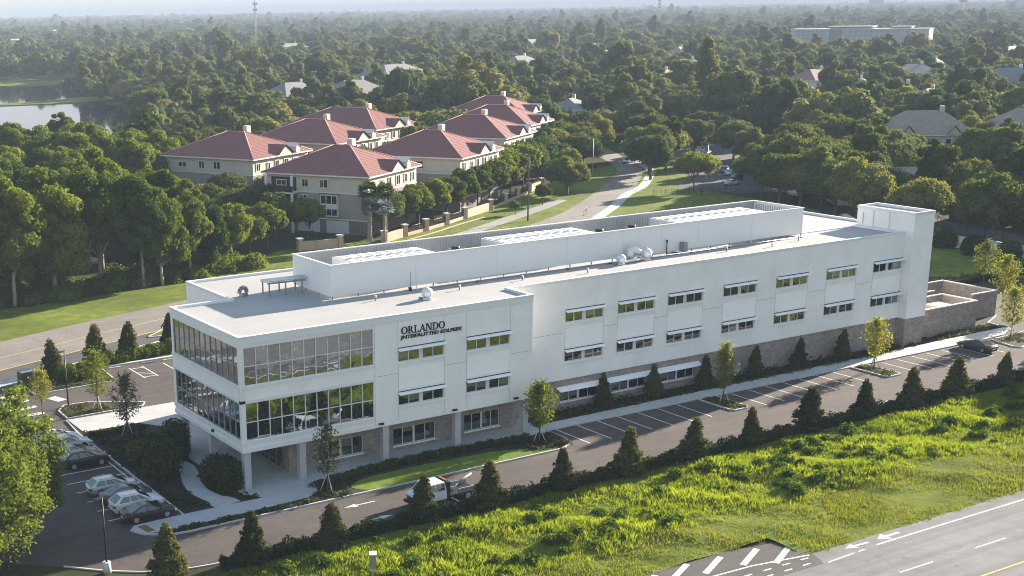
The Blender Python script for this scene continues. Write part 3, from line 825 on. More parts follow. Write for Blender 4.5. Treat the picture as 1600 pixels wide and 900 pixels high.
for x in WX_W:
    for z in WZ: window(x, WY, z[0], 1.19, PANE_W)
SPAN_M = MB().box(0, -0.025, 0, WW, 0.05, 1.95).mesh('spandrel_panel', M['panel'])
for x in WX_F: put('spandrel_panel', SPAN_M, ob, (x, 0, 7.16))
for x in WX_W: put('spandrel_panel', SPAN_M, ob, (x, WY, 7.10))

# curtain glazing
def curtain(f, n, s0, s1, z0, z1, mid, rotz, mw=0.038, fm='frame'):
    step = (s1 - s0) / n
    mb = MB()
    def bar(a, b, c, d):
        p = f(a, c, 0.05); q = f(b, d, 0.16)
        mb.box(min(p[0], q[0]), min(p[1], q[1]), min(p[2], q[2]), max(p[0], q[0]), max(p[1], q[1]), max(p[2], q[2]))
    for i in range(n + 1):
        s = s0 + i * step
        bar(s - mw, s + mw, z0, z1)
    for z in (z0, mid, z1):
        for i in range(n): bar(s0 + i * step + mw, s0 + (i + 1) * step - mw, z - mw, z + mw)
    cw = mb.build('curtain_wall', M[fm], ob)
    for i in range(n):
        for a, b in ((z0, mid), (mid, z1)):
            p = f(s0 + i * step + mw, a + mw, 0.12)
            put('pane', PANE, cw, p, (R(random.uniform(-.25, .25)), 0, rotz + R(random.uniform(-.25, .25))), (step - 2 * mw, 1, b - a - 2 * mw))
curtain(fmap_front(0), 11, 0.42, 13.75, F_UP[0], F_UP[1], 11.70, 0)
curtain(fmap_front(0), 11, 0.42, 13.75, F_LO[0], F_LO[1], 6.52, 0)
curtain(fmap_left(0), 12, 0.30, 15.1, F_UP[0], F_UP[1], 11.75, R(90), fm='grey_frame')
curtain(fmap_left(0), 12, 0.30, 15.1, F_LO[0], F_LO[1], 6.52, R(90), fm='grey_frame')
# dark rooms behind the glass
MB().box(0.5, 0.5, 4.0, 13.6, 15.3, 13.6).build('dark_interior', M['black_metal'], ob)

# ground floor: brick walls set back behind columns
mb = MB()
GF = [(9.0, 13.9), (17.3, 22.25), (25.7, 30.1)]
facade(mb, fmap_front(2.45), 5.8, 32.3, 0.14, HB, [(a, b, 0.62, 2.42) for a, b in GF], 0.2)
mb.face([(5.8, 2.45, 0.14), (5.8, 3.6, 0.14), (5.8, 3.6, HB), (5.8, 2.45, HB)])
mb.build('brick_wall', M['brick'], ob)
mb = MB()
mb.face([(5.8, 11.6, 0.14), (5.8, 15.57, 0.14), (5.8, 15.57, HB), (5.8, 11.6, HB)])
mb.face([(5.8, 15.57, 0.14), (6.4, 15.57, 0.14), (6.4, 15.57, HB), (5.8, 15.57, HB)])
mb.build('brick_wall', M['brick'], ob)
mb = MB()
mb.face([(32.3, 2.45, 0.14), (32.3, 4.4, 0.14), (32.3, 4.4, HB), (32.3, 2.45, HB)])
mb.build('brick_wall', M['brick'], ob)
mb = MB()
GW = [(39.45, 44.5), (46.5, 51.55), (53.6, 58.65)]
facade(mb, fmap_front(4.36), 32.3, WXE, 0.10, 3.60, [(a, b, 1.08, 2.24) for a, b in GW], 0.2)
mb.build('brick_wall', M['brick'], ob)
for a, b in GF:
    w = b - a; xs = [(0, .07), (w * .22, w * .22 + .07), (w * .47, w * .47 + .22), (w * .75, w * .75 + .07), (w - .07, w)]
    o = window(a, 2.45, 0.62, 1.80, PANE_L, False, False, win_frame(w, 1.80, xs, 0.07), xs)
    put('sill', MB().box(-.05, -.2, -.12, w + .05, 0, -.003).mesh('sill', M['panel']), o)
for a, b in GW:
    w = b - a; xs = [(0, .06), (w * .24, w * .24 + .06), (w * .47, w * .47 + .26), (w * .76, w * .76 + .06), (w - .06, w)]
    o = window(a, 4.36, 1.08, 1.16, PANE_L, False, False, win_frame(w, 1.16, xs, 0.06), xs)
    put('sill', MB().box(-.05, -.2, -.12, w + .05, 0, -.003).mesh('sill', M['panel']), o)
MB().face([(38.8, 3.45, 2.52), (59.2, 3.45, 2.52), (59.2, 4.35, 2.78), (38.8, 4.35, 2.78)]).face([(38.8, 3.45, 2.44), (59.2, 3.45, 2.44), (59.2, 4.35, 2.70), (38.8, 4.35, 2.70)]).face([(38.8, 3.45, 2.44), (59.2, 3.45, 2.44), (59.2, 3.45, 2.52), (38.8, 3.45, 2.52)]).build('awning', M['panel'], ob)
# entrance glazing facing the covered forecourt
o = put('entrance', MB().box(5.74, 3.6, 0.14, 5.84, 11.6, 0.30).box(5.74, 3.6, 3.3, 5.84, 11.6, HB).mesh('entrance', M['black_metal']), ob)
for k in range(6):
    y = 3.6 + k * 1.34
    MB().box(5.72, y, .3, 5.82, y + .07, 3.3).build('mullion', M['grey_metal'], o)
    put('pane', PANE_L, o, (5.79, y + .07, .3), (0, 0, R(90)), (1.27, 1, 3.0))
MB().tube((5.2, 2.9, 1.1), (5.2, 8.2, 1.1), .035).tube((5.2, 2.9, .6), (5.2, 8.2, .6), .03).tube((5.2, 2.9, .14), (5.2, 2.9, 1.1), .035).tube((5.2, 5.5, .14), (5.2, 5.5, 1.1), .035).tube((5.2, 8.2, .14), (5.2, 8.2, 1.1), .035).build('handrail', M['grey_metal'], ob)
# columns
COLM = MB().box(-.33, -.30, 0, .33, .30, 3.62).mesh('column', M['column'])
for x, y in ((0.52, 0.52), (6.15, 0.52), (15.15, 0.52), (23.45, 0.52), (31.75, 0.52), (0.52, 7.9), (0.52, 14.6)): put('column', COLM, ob, (x, y, 0.14))
for x in (14.2, 22.6, 30.0): MB().box(x, -0.22, 4.0, x + .5, -0.001, 4.16).build('wall_lamp', M['black_metal'], ob)
MB().tube((-0.2, 6.4, 4.25), (-0.001, 6.4, 4.25), 0.14, 0.14, 10).build('camera_dome', M['black_metal'], ob)

# stair tower and low service yards
mb = MB()
TX0, TX1, TY0, TY1, TH = WXE, 96.3, 2.93, 11.6, 16.81
for q in (((TX0, TY0), (TX1, TY0)), ((TX1, TY0), (TX1, TY1)), ((TX1, TY1), (TX0, TY1)), ((TX0, TY1), (TX0, TY0))):
    mb.face([(*q[0], 3.58), (*q[1], 3.58), (*q[1], TH), (*q[0], TH)])
mb.build('stair_tower', M['stucco'], ob)
MB().box(TX0 + .05, TY0 + .05, 3.5, TX1 - .05, TY1 - .05, TH - .25).build('tower_roof', M['membrane'], ob)
mb = MB()
for a in ((TX0 - .05, TY0 - .05, TX1 + .05, TY0 + .25), (TX0 - .05, TY1 - .25, TX1 + .05, TY1 + .05), (TX0 - .05, TY0 + .25, TX0 + .25, TY1 - .25), (TX1 - .25, TY0 + .25, TX1 + .05, TY1 - .25)): mb.box(a[0], a[1], TH - .3, a[2], a[3], TH + .06)
mb.build('tower_coping', M['coping'], ob)
for y in (9.0, 6.6): MB().box(TX0 - .12, y, D, TX0 - .001, y + .12, TH - .3).box(TX0 - .10, y + .121, TH - .42, TX0 - .001, y + .5, TH - .3).build('downpipe', M['fascia'], ob)
MB().box(TX0 - .03, 10.6, D + .4, TX0 - .001, 10.7, TH - .8).build('tower_slot', M['joint'], ob)
MB().box(TX0 + .08, TY0 + .10, 0.1, TX1 - .08, TY1, 3.58).build('tower_base', M['brick'], ob)
yard = empty('service_yard', (96.4, 4.25, 0), 0, 'low grey brick service yard walls with pale coping beside the stair tower', 'yard wall')
mb = MB(); mc = MB()
def ywall(x0, y0, x1, y1, h=3.7):
    mb.box(x0 - 96.4, y0 - 4.25, 0, x1 - 96.4, y1 - 4.25, h)
    mc.box(x0 - 96.4 - .05, y0 - 4.25 - .05, h + .001, x1 - 96.4 + .05, y1 - 4.25 + .05, h + .13)
ywall(96.42, 4.25, 108.5, 4.55); ywall(108.2, 4.56, 108.5, 9.4); ywall(100, 9.41, 108.5, 9.7)
mb.build('wall', M['brick'], yard); mc.build('coping', M['kerb'], yard)
MB().box(0.05, 0.32, 0.02, 11.8, 5.1, 2.9).build('yard_roof', M['membrane'], yard)
MB().box(7.0, 1.6, 2.901, 10.0, 4.2, 3.2).build('hatch', M['peach'], yard)
yard2 = empty('refuse_yard', (109, 7.5, 0), 0, 'open brick refuse enclosure with pale coping behind the service yard', 'yard wall')
mb = MB(); mc = MB()
for a in ((3.0, 0, 8.2, .3), (7.9, .31, 8.2, 8.4), (-6, 8.41, 8.2, 8.7), (-6, 4.5, 1.0, 4.8)):
    mb.box(a[0], a[1], 0, a[2], a[3], 3.5); mc.box(a[0] - .05, a[1] - .05, 3.501, a[2] + .05, a[3] + .05, 3.64)
mb.build('wall', M['brick'], yard2); mc.build('coping', M['kerb'], yard2)

# --- sign letters
sign = empty('wall_sign', (16.8, -0.06, 12.45), 0, 'dark raised lettering reading ORLANDO over a smaller second line', 'sign')
LH = 0.72
def arc_pts(cx, cz, rx, rz, a0, a1, n):
    return [(cx + rx * math.cos(R(a0 + (a1 - a0) * i / n)), cz + rz * math.sin(R(a0 + (a1 - a0) * i / n))) for i in range(n + 1)]
def band(mb, outer, inner):
    for i in range(len(outer) - 1):
        q = [outer[i], outer[i + 1], inner[i + 1], inner[i]]
        mb.face([(x, 0, z) for x, z in q])
        mb.face([(x, .05, z) for x, z in q])
        mb.face([(outer[i][0], 0, outer[i][1]), (outer[i + 1][0], 0, outer[i + 1][1]), (outer[i + 1][0], .05, outer[i + 1][1]), (outer[i][0], .05, outer[i][1])])
def slab(mb, q):
    mb.face([(x, 0, z) for x, z in q])
    for i in range(4):
        a, b = q[i], q[(i + 1) % 4]
        mb.face([(a[0], 0, a[1]), (b[0], 0, b[1]), (b[0], .05, b[1]), (a[0], .05, a[1])])
def rect(mb, x0, z0, x1, z1): slab(mb, [(x0, z0), (x1, z0), (x1, z1), (x0, z1)])
def letter(ch):
    mb = MB(); h = LH; t = .13; th = .065; sf = .055
    if ch == 'O':
        band(mb, arc_pts(.36, h / 2, .36, h / 2, 0, 360, 28), arc_pts(.36, h / 2, .21, h / 2 - .07, 0, 360, 28)); w = .72
    elif ch == 'R':
        rect(mb, .09, 0, .09 + t, h); rect(mb, .0, 0, .32, sf); rect(mb, .0, h - sf, .3, h)
        band(mb, arc_pts(.27, h * .74, .25, h * .26, 90, -90, 12), arc_pts(.27, h * .74, .12, h * .26 - .06, 90, -90, 12))
        rect(mb, .2, h * .48, .3, h * .48 + .055); slab(mb, [(.27, h * .5), (.42, h * .5), (.66, 0), (.50, 0)]); rect(mb, .48, 0, .70, sf); w = .68
    elif ch == 'L':
        rect(mb, .09, 0, .09 + t, h); rect(mb, 0, h - sf, .32, h); rect(mb, 0, 0, .56, th); rect(mb, .49, 0, .56, .22); w = .58
    elif ch == 'A':
        slab(mb, [(.06, 0), (.12, 0), (.40, h), (.33, h)]); slab(mb, [(.50, 0), (.66, 0), (.41, h), (.31, h)]); rect(mb, .18, h * .28, .54, h * .28 + .06)
        rect(mb, 0, 0, .2, sf); rect(mb, .44, 0, .74, sf); w = .70
    elif ch == 'N':
        rect(mb, .08, 0, .15, h); rect(mb, .58, 0, .65, h); slab(mb, [(.06, h), (.24, h), (.66, 0), (.52, 0)]); rect(mb, 0, 0, .24, sf); rect(mb, .5, h - sf, .74, h); rect(mb, 0, h - sf, .15, h); w = .74
    elif ch == 'D':
        rect(mb, .09, 0, .09 + t, h); rect(mb, 0, 0, .32, sf); rect(mb, 0, h - sf, .32, h)
        band(mb, arc_pts(.28, h / 2, .40, h / 2, 90, -90, 14), arc_pts(.28, h / 2, .26, h / 2 - .06, 90, -90, 14)); w = .70
    return mb.mesh('letter', M['letter']), w
xx = 0.0
lets = {}
for ch in 'ORLANDO':
    if ch not in lets: lets[ch] = letter(ch)
    me, w = lets[ch]
    put('letter', me, sign, (xx, 0, 0)); xx += w + 0.015
cu = bpy.data.curves.new('second_line', 'FONT')
cu.body = 'JNTEIFALITTED EOLPEEK'
cu.size = 0.46; cu.extrude = 0.02; cu.offset = 0.014; cu.space_character = 0.98; cu.shear = 0.12
cu.materials.append(M['letter'])
so = bpy.data.objects.new('second_line', cu); COL.objects.link(so); so.parent = sign
so.location = (-0.05, 0.0, -0.43); so.rotation_euler = (R(90), 0, 0)
bpy.context.view_layer.update()
so.scale = (7.05 / max(so.dimensions.x, 0.1), 1, 1)
sm_ = bpy.data.meshes.new_from_object(so.evaluated_get(bpy.context.evaluated_depsgraph_get()))
sl = put('second_line', sm_, sign, so.location, so.rotation_euler, so.scale)
bpy.data.objects.remove(so)

# --- roof plant
rs = empty('roof_screen', (15.0, 10.2, D), 0, 'long pale metal screen wall around the plant on the roof', 'screen wall')
PX, PY, PZ0, PZ1 = 66.2, 8.15, 0.32, 3.40
seams = [0, 10.0, 20.2, 29.6, 37.5, 43.3, 49.0, 57.6, PX]
for i in range(len(seams) - 1):
    MB().box(seams[i] + .02, 0, PZ0, seams[i + 1] - .02, .10, PZ1).build('screen_panel', M['screen'], rs)
    if i: MB().box(seams[i] - .04, -.03, .0, seams[i] + .04, -.002, PZ1).build('seam_post', M['fascia'], rs)
MB().box(0, .101, PZ0, .10, PY, PZ1).build('screen_panel', M['screen'], rs)
MB().box(PX - .10, .101, PZ0, PX, PY, PZ1).build('screen_panel', M['screen'], rs)
mb = MB()
mb.box(.101, PY - .10, PZ0, PX - .101, PY, PZ1)
for k in range(160):
    x = .2 + k * (PX - .4) / 160
    mb.box(x, PY - .17, PZ0, x + .12, PY - .101, PZ1 - .25)
for k in range(20):
    y = .3 + k * (PY - .6) / 20
    mb.box(PX - .17, y, PZ0, PX - .101, y + .12, PZ1 - .25)
    mb.box(.101, y, PZ0, .17, y + .12, PZ1 - .25)
mb.build('ribbed_back_panel', M['ribbed'], rs)
mb = MB()
mb.box(-.08, -.08, PZ1 + .001, PX + .08, .22, PZ1 + .09).box(-.08, PY - .22, PZ1 + .001, PX + .08, PY + .08, PZ1 + .09).box(-.08, .221, PZ1 + .001, .22, PY - .221, PZ1 + .09).box(PX - .22, .221, PZ1 + .001, PX + .08, PY - .221, PZ1 + .09)
mb.build('cap', M['coping'], rs)
mb = MB()
for k in range(23):
    x = .1 + k * (PX - .3) / 22
    mb.box(x, .02, 0, x + .1, .1, PZ0); mb.box(x, PY - .1, 0, x + .1, PY - .02, PZ0)
for y in (2.6, 5.4):
    mb.box(.02, y, 0, .1, y + .1, PZ0); mb.box(PX - .1, y, 0, PX - .02, y + .1, PZ0)
mb.build('foot', M['grey_metal'], rs)
# air handlers inside the screen
def ahu(x, y, L, W_, h, label):
    t = empty('air_handler', (x, y, D), 0, label, 'air handler', 'air handlers inside the roof screen')
    MB().box(0, 0, 0.15, L, W_, h).build('casing', M['white_metal'], t)
    MB().box(.2, .2, 0, L - .2, W_ - .2, .149).build('skid', M['grey_metal'], t)
    n = int(L / 1.3)
    for k in range(n):
        xx = .3 + k * (L - .6) / n
        MB().box(xx, .2, h + .001, xx + .8, W_ - .2, h + .06).build('fan_panel', M['panel'], t)
        MB().tube((xx + .4, W_ / 2, h + .06), (xx + .4, W_ / 2, h + .10), .36, .36, 14).build('fan_guard', M['grey_metal'], t)
ahu(18.8, 12.2, 10.4, 4.6, 2.95, 'white air handler with fan panels nearest the glazed corner end')
ahu(38.0, 12.6, 12.8, 4.6, 3.0, 'white air handler with fan panels in the middle of the roof screen')
ahu(62.5, 12.4, 15.0, 4.6, 3.05, 'longest white air handler with fan panels near the stair tower end')
for i, (x, lb) in enumerate(((32.6, 'small dark condenser between the first two air handlers'), (52.6, 'small dark condenser just past the middle air handler'), (57.5, 'small dark condenser alone before the longest air handler'))):
    t = empty('condenser', (x, 14.5, D), 0, lb, 'condenser', 'condensers inside the roof screen')
    MB().box(0, 0, 0, 1.2, 1.2, 2.6).build('casing', M['grey_metal'], t)
    MB().tube((.6, .6, 2.601), (.6, .6, 2.9), .5, .42, 12).build('fan_cowl', M['black_metal'], t)
# mushroom fan on the front roof
def roof_fan(x, y, s, label, lie=False):
    t = empty('roof_fan', (x, y, D), R(-35), label, 'roof fan', 'exhaust fans on the roof', s)
    MB().box(-.45, -.45, 0, .45, .45, .25).build('kerb_base', M['white_metal'], t)
    mb = MB(); prof = [(.30, .25), (.52, .35), (.66, .62), (.66, .95), (.52, 1.22), (.25, 1.36), (.02, 1.40)]
    for i in range(len(prof) - 1): mb.tube((0, 0, prof[i][1]), (0, 0, prof[i + 1][1]), prof[i][0], prof[i + 1][0], 18, caps=(i == len(prof) - 2))
    mb.build('hood', M['white_metal'], t)
    MB().tube((0, -.55, .75), (0, -.74, .75), .30, .26, 16).build('outlet', M['panel'], t)
    MB().box(-1.0, -.1, 0, -.5, .1, .3).build('junction_box', M['grey_metal'], t)
roof_fan(22.98, 5.0, 0.86, 'lone white round exhaust fan on the front roof above the sign')
roof_fan(50.7, 8.3, .82, 'white exhaust fan at the near end of the fan cluster by the roof screen')
roof_fan(54.9, 8.9, .98, 'larger white exhaust fan at the far end of the fan cluster')
t = empty('roof_duct', (51.2, 8.6, D), R(8), 'white jointed duct lying between the two clustered exhaust fans', 'duct')
MB().tube((0, -.3, .25), (3.2, -.3, .25), .16, .16, 12).build('low_pipe', M['white_metal'], t)
MB().tube((1.9, .6, 1.5), (3.2, .1, .9), .42, .42, 14).build('elbow', M['white_metal'], t)
MB().tube((1.9, .6, 0), (1.9, .6, 1.5), .40, .42, 14).build('riser', M['white_metal'], t)
MB().box(.4, .1, 0, 1.3, .7, .55).build('damper_box', M['grey_metal'], t)
t = empty('roof_cabinet', (61.3, 9.8, D), 0, 'grey upright plant cabinet on a pale pad by the roof screen', 'cabinet')
MB().box(-.6, -.5, 0, .7, .5, .18).build('pad', M['panel'], t); MB().box(-.25, -.35, .181, .35, .35, 1.25).build('casing', M['grey_metal'], t)
t = empty('vent_pipe', (58.9, 9.95, D), 0, 'dark vent pipe standing against the roof screen near the grey cabinet', 'pipe')
MB().tube((0, 0, 0), (0, 0, 1.5), .06).tube((0, 0, .15), (1.6, -.1, .15), .05).build('stack', M['black_metal'], t); MB().tube((0, 0, 1.5), (0, 0, 1.72), .11).build('cap', M['black_metal'], t)
t = empty('vent_pipe', (23.9, 9.6, D), 0, 'thin grey vent pipe against the roof screen above the lone exhaust fan', 'pipe')
MB().tube((0, 0, 0), (0, 0, 1.9), .04).build('stack', M['grey_metal'], t); MB().tube((0, 0, 0), (0, 0, .35), .16).build('flange', M['black_metal'], t)
for i, (x, y) in enumerate(((28.2, 7.0), (36.5, 7.4), (44.6, 6.6), (66.0, 7.6), (72.5, 6.8), (78.2, 8.0), (86.0, 15.0), (88.5, 20.0), (18.5, 7.5))):
    t = empty('roof_vent', (x, y, D), 0, '%s small capped vent pipe from the corner end of the open roof' % ORD[i], 'vent', 'small vents on the roof')
    MB().tube((0, 0, 0), (0, 0, .42), .07, .07, 8).build('pipe', M['grey_metal'], t); MB().tube((0, 0, .42), (0, 0, .55), .13, .10, 8).build('cap', M['white_metal'], t)
t = empty('roof_conduit', (26, 9.3, D), 0, 'long thin conduit run along the foot of the roof screen', 'conduit')
MB().tube((0, 0, .12), (54, 0, .12), .05, .05, 6).build('pipe', M['grey_metal'], t)
for k in range(10): MB().box(k * 6 - .1, -.15, 0, k * 6 + .1, .15, .07).build('block', M['black_metal'], t)
# pipe rack at the left end of the roof
t = empty('pipe_rack', (10.6, 15.2, D), R(-4), 'steel pipe rack on legs between the roof edge and the screen wall', 'pipe rack')
for x in (0.1, 1.9, 3.7):
    for y in (.15, 1.9): MB().box(x - .06, y - .06, 0, x + .06, y + .06, 1.25).build('leg', M['grey_metal'], t)
MB().box(-.1, 0, 1.251, 4.1, .14, 1.42).box(-.1, 1.85, 1.251, 4.1, 2.0, 1.42).build('rail', M['grey_metal'], t)
for y in (.35, .7, 1.05, 1.4): MB().tube((-.3, y, 1.50), (4.4, y, 1.50), .10).build('pipe', M['white_metal'], t)
t = empty('roof_blower', (8.6, 17.0, D), R(20), 'grey curved roof blower at the open end of the pipe rack', 'blower', None, .72)
MB().box(-.5, -.35, 0, .6, .35, .4).build('base', M['grey_metal'], t)
pts = [(math.cos(R(a)) * .75 - .1, 0, .5 + math.sin(R(a)) * .75) for a in range(0, 181, 30)]
MB().path(pts, [.3] * len(pts), 12).build('curved_duct', M['grey_metal'], t)

# ================================================================== VEGETATION
def unit(v):
    return v / np.maximum(np.linalg.norm(v, axis=1, keepdims=True), 1e-9)

ICO_V, ICO_F = None, None
def ico():
    global ICO_V, ICO_F
    if ICO_V is None:
        b = bmesh.new(); bmesh.ops.create_icosphere(b, subdivisions=2, radius=1)
        ICO_V = np.array([v.co[:] for v in b.verts]); ICO_F = np.array([[v.index for v in f.verts] for f in b.faces]); b.free()
    return ICO_V, ICO_F

def quads_mesh(name, V, m, tri=None):
    """V (N,4,3) quads plus optional (verts, tris)"""
    n = len(V)
    verts = V.reshape(-1, 3)
    nt = 0
    loops = np.arange(n * 4)
    starts = np.arange(n) * 4; tot = np.full(n, 4)
    if tri is not None:
        tv, tf = tri
        loops = np.concatenate([loops, tf.reshape(-1) + len(verts)])
        starts = np.concatenate([starts, n * 4 + np.arange(len(tf)) * 3]); tot = np.concatenate([tot, np.full(len(tf), 3)])
        verts = np.concatenate([verts, tv]); nt = len(tf)
    me = bpy.data.meshes.new(name)
    me.vertices.add(len(verts)); me.vertices.foreach_set('co', verts.astype(np.float32).ravel())
    me.loops.add(len(loops)); me.loops.foreach_set('vertex_index', loops.astype(np.int32))
    me.polygons.add(n + nt); me.polygons.foreach_set('loop_start', starts.astype(np.int32)); me.polygons.foreach_set('loop_total', tot.astype(np.int32))
    me.materials.append(m)
    me.update(calc_edges=True); me.validate()
    return me

def leaf_quads(P, Nn, size, rg, asp=0.62):
    n = len(P)
    t = unit(np.cross(Nn, rg.normal(size=(n, 3))))
    b = np.cross(Nn, t)
    s = size * (0.55 + 0.9 * rg.random((n, 1)))
    bend = Nn * s * 0.18
    return np.stack([P - t * s - bend, P - b * s * asp + bend, P + t * s - bend, P + b * s * asp + bend], axis=1)

def lobe_leaves(lobes, n, size, rg, core=0.80, up=0.25, jit=0.55, thick=(0.72, 1.14)):
    L_ = np.array(lobes, float)
    if L_.shape[1] == 4: L_ = np.concatenate([L_[:, :3], np.repeat(L_[:, 3:4], 3, 1)], 1)
    c, r = L_[:, :3], L_[:, 3:6]
    w = (r[:, 0] * r[:, 2]); w = w / w.sum()
    idx = rg.choice(len(L_), size=int(n * 1.6), p=w)
    d = unit(rg.normal(size=(len(idx), 3)))
    P = c[idx] + r[idx] * d * (thick[0] + (thick[1] - thick[0]) * rg.random((len(idx), 1)))
    keep = np.ones(len(P), bool)
    for k in range(len(L_)):
        q = (((P - c[k]) / r[k]) ** 2).sum(1)
        keep &= ~((q < 0.55) & (idx != k))
    P, d = P[keep][:n], d[keep][:n]
    Nn = unit(d + jit * rg.normal(size=d.shape) + np.array([0, 0, up]))
    Q = leaf_quads(P, Nn, size, rg)
    tri = None
    if core:
        iv, if_ = ico()
        tv = []; tf = []
        for k in range(len(L_)):
            jv = iv * (1 + 0.12 * rg.normal(size=(len(iv), 1)))
            tv.append(c[k] + jv * r[k] * core); tf.append(if_ + k * len(iv))
        tri = (np.concatenate(tv), np.concatenate(tf))
    return Q, tri

def dome_lobes(h0, h1, rad, k, rg, sq=1.0, lo=-0.35, lrr=(0.17, 0.42)):
    """lobes over a dome crown between h0 and h1"""
    cz = (h0 + h1) / 2; rz = (h1 - h0) / 2
    out = [(0, 0, cz, rad * 0.62, rad * 0.62, rz * 0.70)]
    for i in range(k):
        z = lo + (1 - lo) * ((i + 0.5) / k)
        a = i * 2.39996 + rg.uniform(-.3, .3)
        q = math.sqrt(max(0, 1 - z * z))
        f = rg.uniform(0.52, 0.93)
        lr = rad * rg.uniform(*lrr)
        out.append((math.cos(a) * q * rad * f, math.sin(a) * q * rad * f * sq, cz + z * rz * f * 1.05, lr, lr, lr * rg.uniform(0.7, 0.95)))
    return out

def trunk_mesh(name, h, r, lobes, m, rg, n=7, lean=0.4, nl=7):
    mb = MB()
    top = Vector((rg.uniform(-lean, lean), rg.uniform(-lean, lean), h))
    pts = [Vector((0, 0, -0.05)), Vector((top.x * .2, top.y * .2, h * .35)), Vector((top.x * .6, top.y * .6, h * .7)), top]
    mb.path(pts, [r * 1.25, r, r * .8, r * .45], n)
    sel = sorted(lobes[1:], key=lambda q: q[2])[:nl]
    for q in sel:
        s = pts[1].lerp(pts[2], rg.uniform(0, 1))
        e = Vector(q[:3]); mid = s.lerp(e, 0.5) + Vector((0, 0, 0.25))
        mb.path([s, mid, e], [r * .5, r * .36, r * .12], 6)
    return mb.mesh(name, m)

TREES = {}
def variant(kind, i, h0, h1, rad, k, n, size, leafm, barkm, tr, sq=1.0, core=0.74, lo=-0.35, lean=0.4, nl=7, jit=0.6, thick=(.72, 1.14), lrr=(.17, .42)):
    rg = np.random.default_rng(hash((kind, i)) % 1000 if False else (sum(map(ord, kind)) * 31 + i))
    lob = dome_lobes(h0, h1, rad, k, rg, sq, lo, lrr)
    Q, tri = lobe_leaves(lob, n, size, rg, core, jit=jit, thick=thick)
    cm = quads_mesh(kind + '_crown', Q, leafm, tri)
    tm = trunk_mesh(kind + '_trunk', (h0 + h1) / 2, tr, lob, barkm, rg, lean=lean, nl=nl)
    TREES.setdefault(kind, []).append((tm, cm))
for i in range(5): variant('grove_tree', i, (5.0, 2.2, 3.4, 1.2, 6.2)[i], (19, 17, 20, 15.5, 18)[i], (5.2, 5.8, 4.6, 5.4, 6.0)[i], 44, 13000, 0.27, M['leaf_grove'], M['bark_pale'], 0.28, lean=1.2, nl=9, lo=-.6)
for i in range(5): variant('oak_tree', i, 2.6, 10.6 + .4 * i, 5.6 + .3 * (i % 3), 34, 7000, 0.27, M['leaf_oak'], M['bark'], 0.30, lean=.5)
for i in range(3): variant('street_tree', i, 2.6, 8.0, 3.2, 24, 5000, 0.20, M['leaf_street'], M['bark'], 0.15)
for i in range(2): variant('yellow_tree', i, 3.0, 10, 4.8, 22, 3800, 0.32, M['leaf_yellow'], M['bark'], 0.2)
for i in range(2): variant('spreading_tree', i, 3.8, 7.6, 5.2, 22, 4200, 0.26, M['leaf_street'], M['bark'], 0.16, lo=-0.1, nl=10, lean=.2)
for i in range(5): variant('far_tree', i, 1.2, 10.5 + .5 * i, 5.4 + .3 * i, 26, 2600, 0.42, M['leaf_far'], M['bark'], 0.28, jit=.35, core=.84)
variant('far_tree', 5, 2.0, 15.5, 3.4, 26, 2400, .40, M['leaf_far'], M['bark'], .25, jit=.35, core=.8)
variant('far_tree', 6, 2.0, 8.6, 7.4, 30, 3000, .42, M['leaf_far'], M['bark'], .3, jit=.35, core=.82)
variant('oak_tree', 5, 2.0, 14.5, 4.0, 32, 6500, .26, M['leaf_oak'], M['bark'], .28)
variant('oak_tree', 6, 2.4, 9.0, 7.2, 40, 7500, .27, M['leaf_oak'], M['bark'], .32)
for i in range(2): variant('near_tree', i, 0.2, 14.6, 5.6, 120, 30000, 0.14, M['leaf_near'], M['bark_pale'], 0.24, lean=.6, nl=14, jit=.9, core=.3, thick=(.3, 1.4), lrr=(.07, .2), lo=-.8)

def tree(kind, x, y, s=1.0, label='', group=None, rz=None, v=None, sz=None, name=None, z=0.0):
    vs = TREES[kind]
    tm, cm = vs[v % len(vs)] if v is not None else vs[random.randrange(len(vs))]
    t = empty(name or {'near_tree': 'leafy_tree', 'grove_tree': 'wood_tree', 'far_tree': 'oak_tree'}.get(kind, kind), (x, y, z), random.uniform(0, 6.28) if rz is None else rz, label, 'tree', group, s)
    if sz: t.scale = (s, s, s * sz)
    put('trunk', tm, t); t_crown = put('crown', cm, t)
    CROWN[t.name] = t_crown
    return t
CROWN = {}
def crown_of(t): return CROWN[t.name]

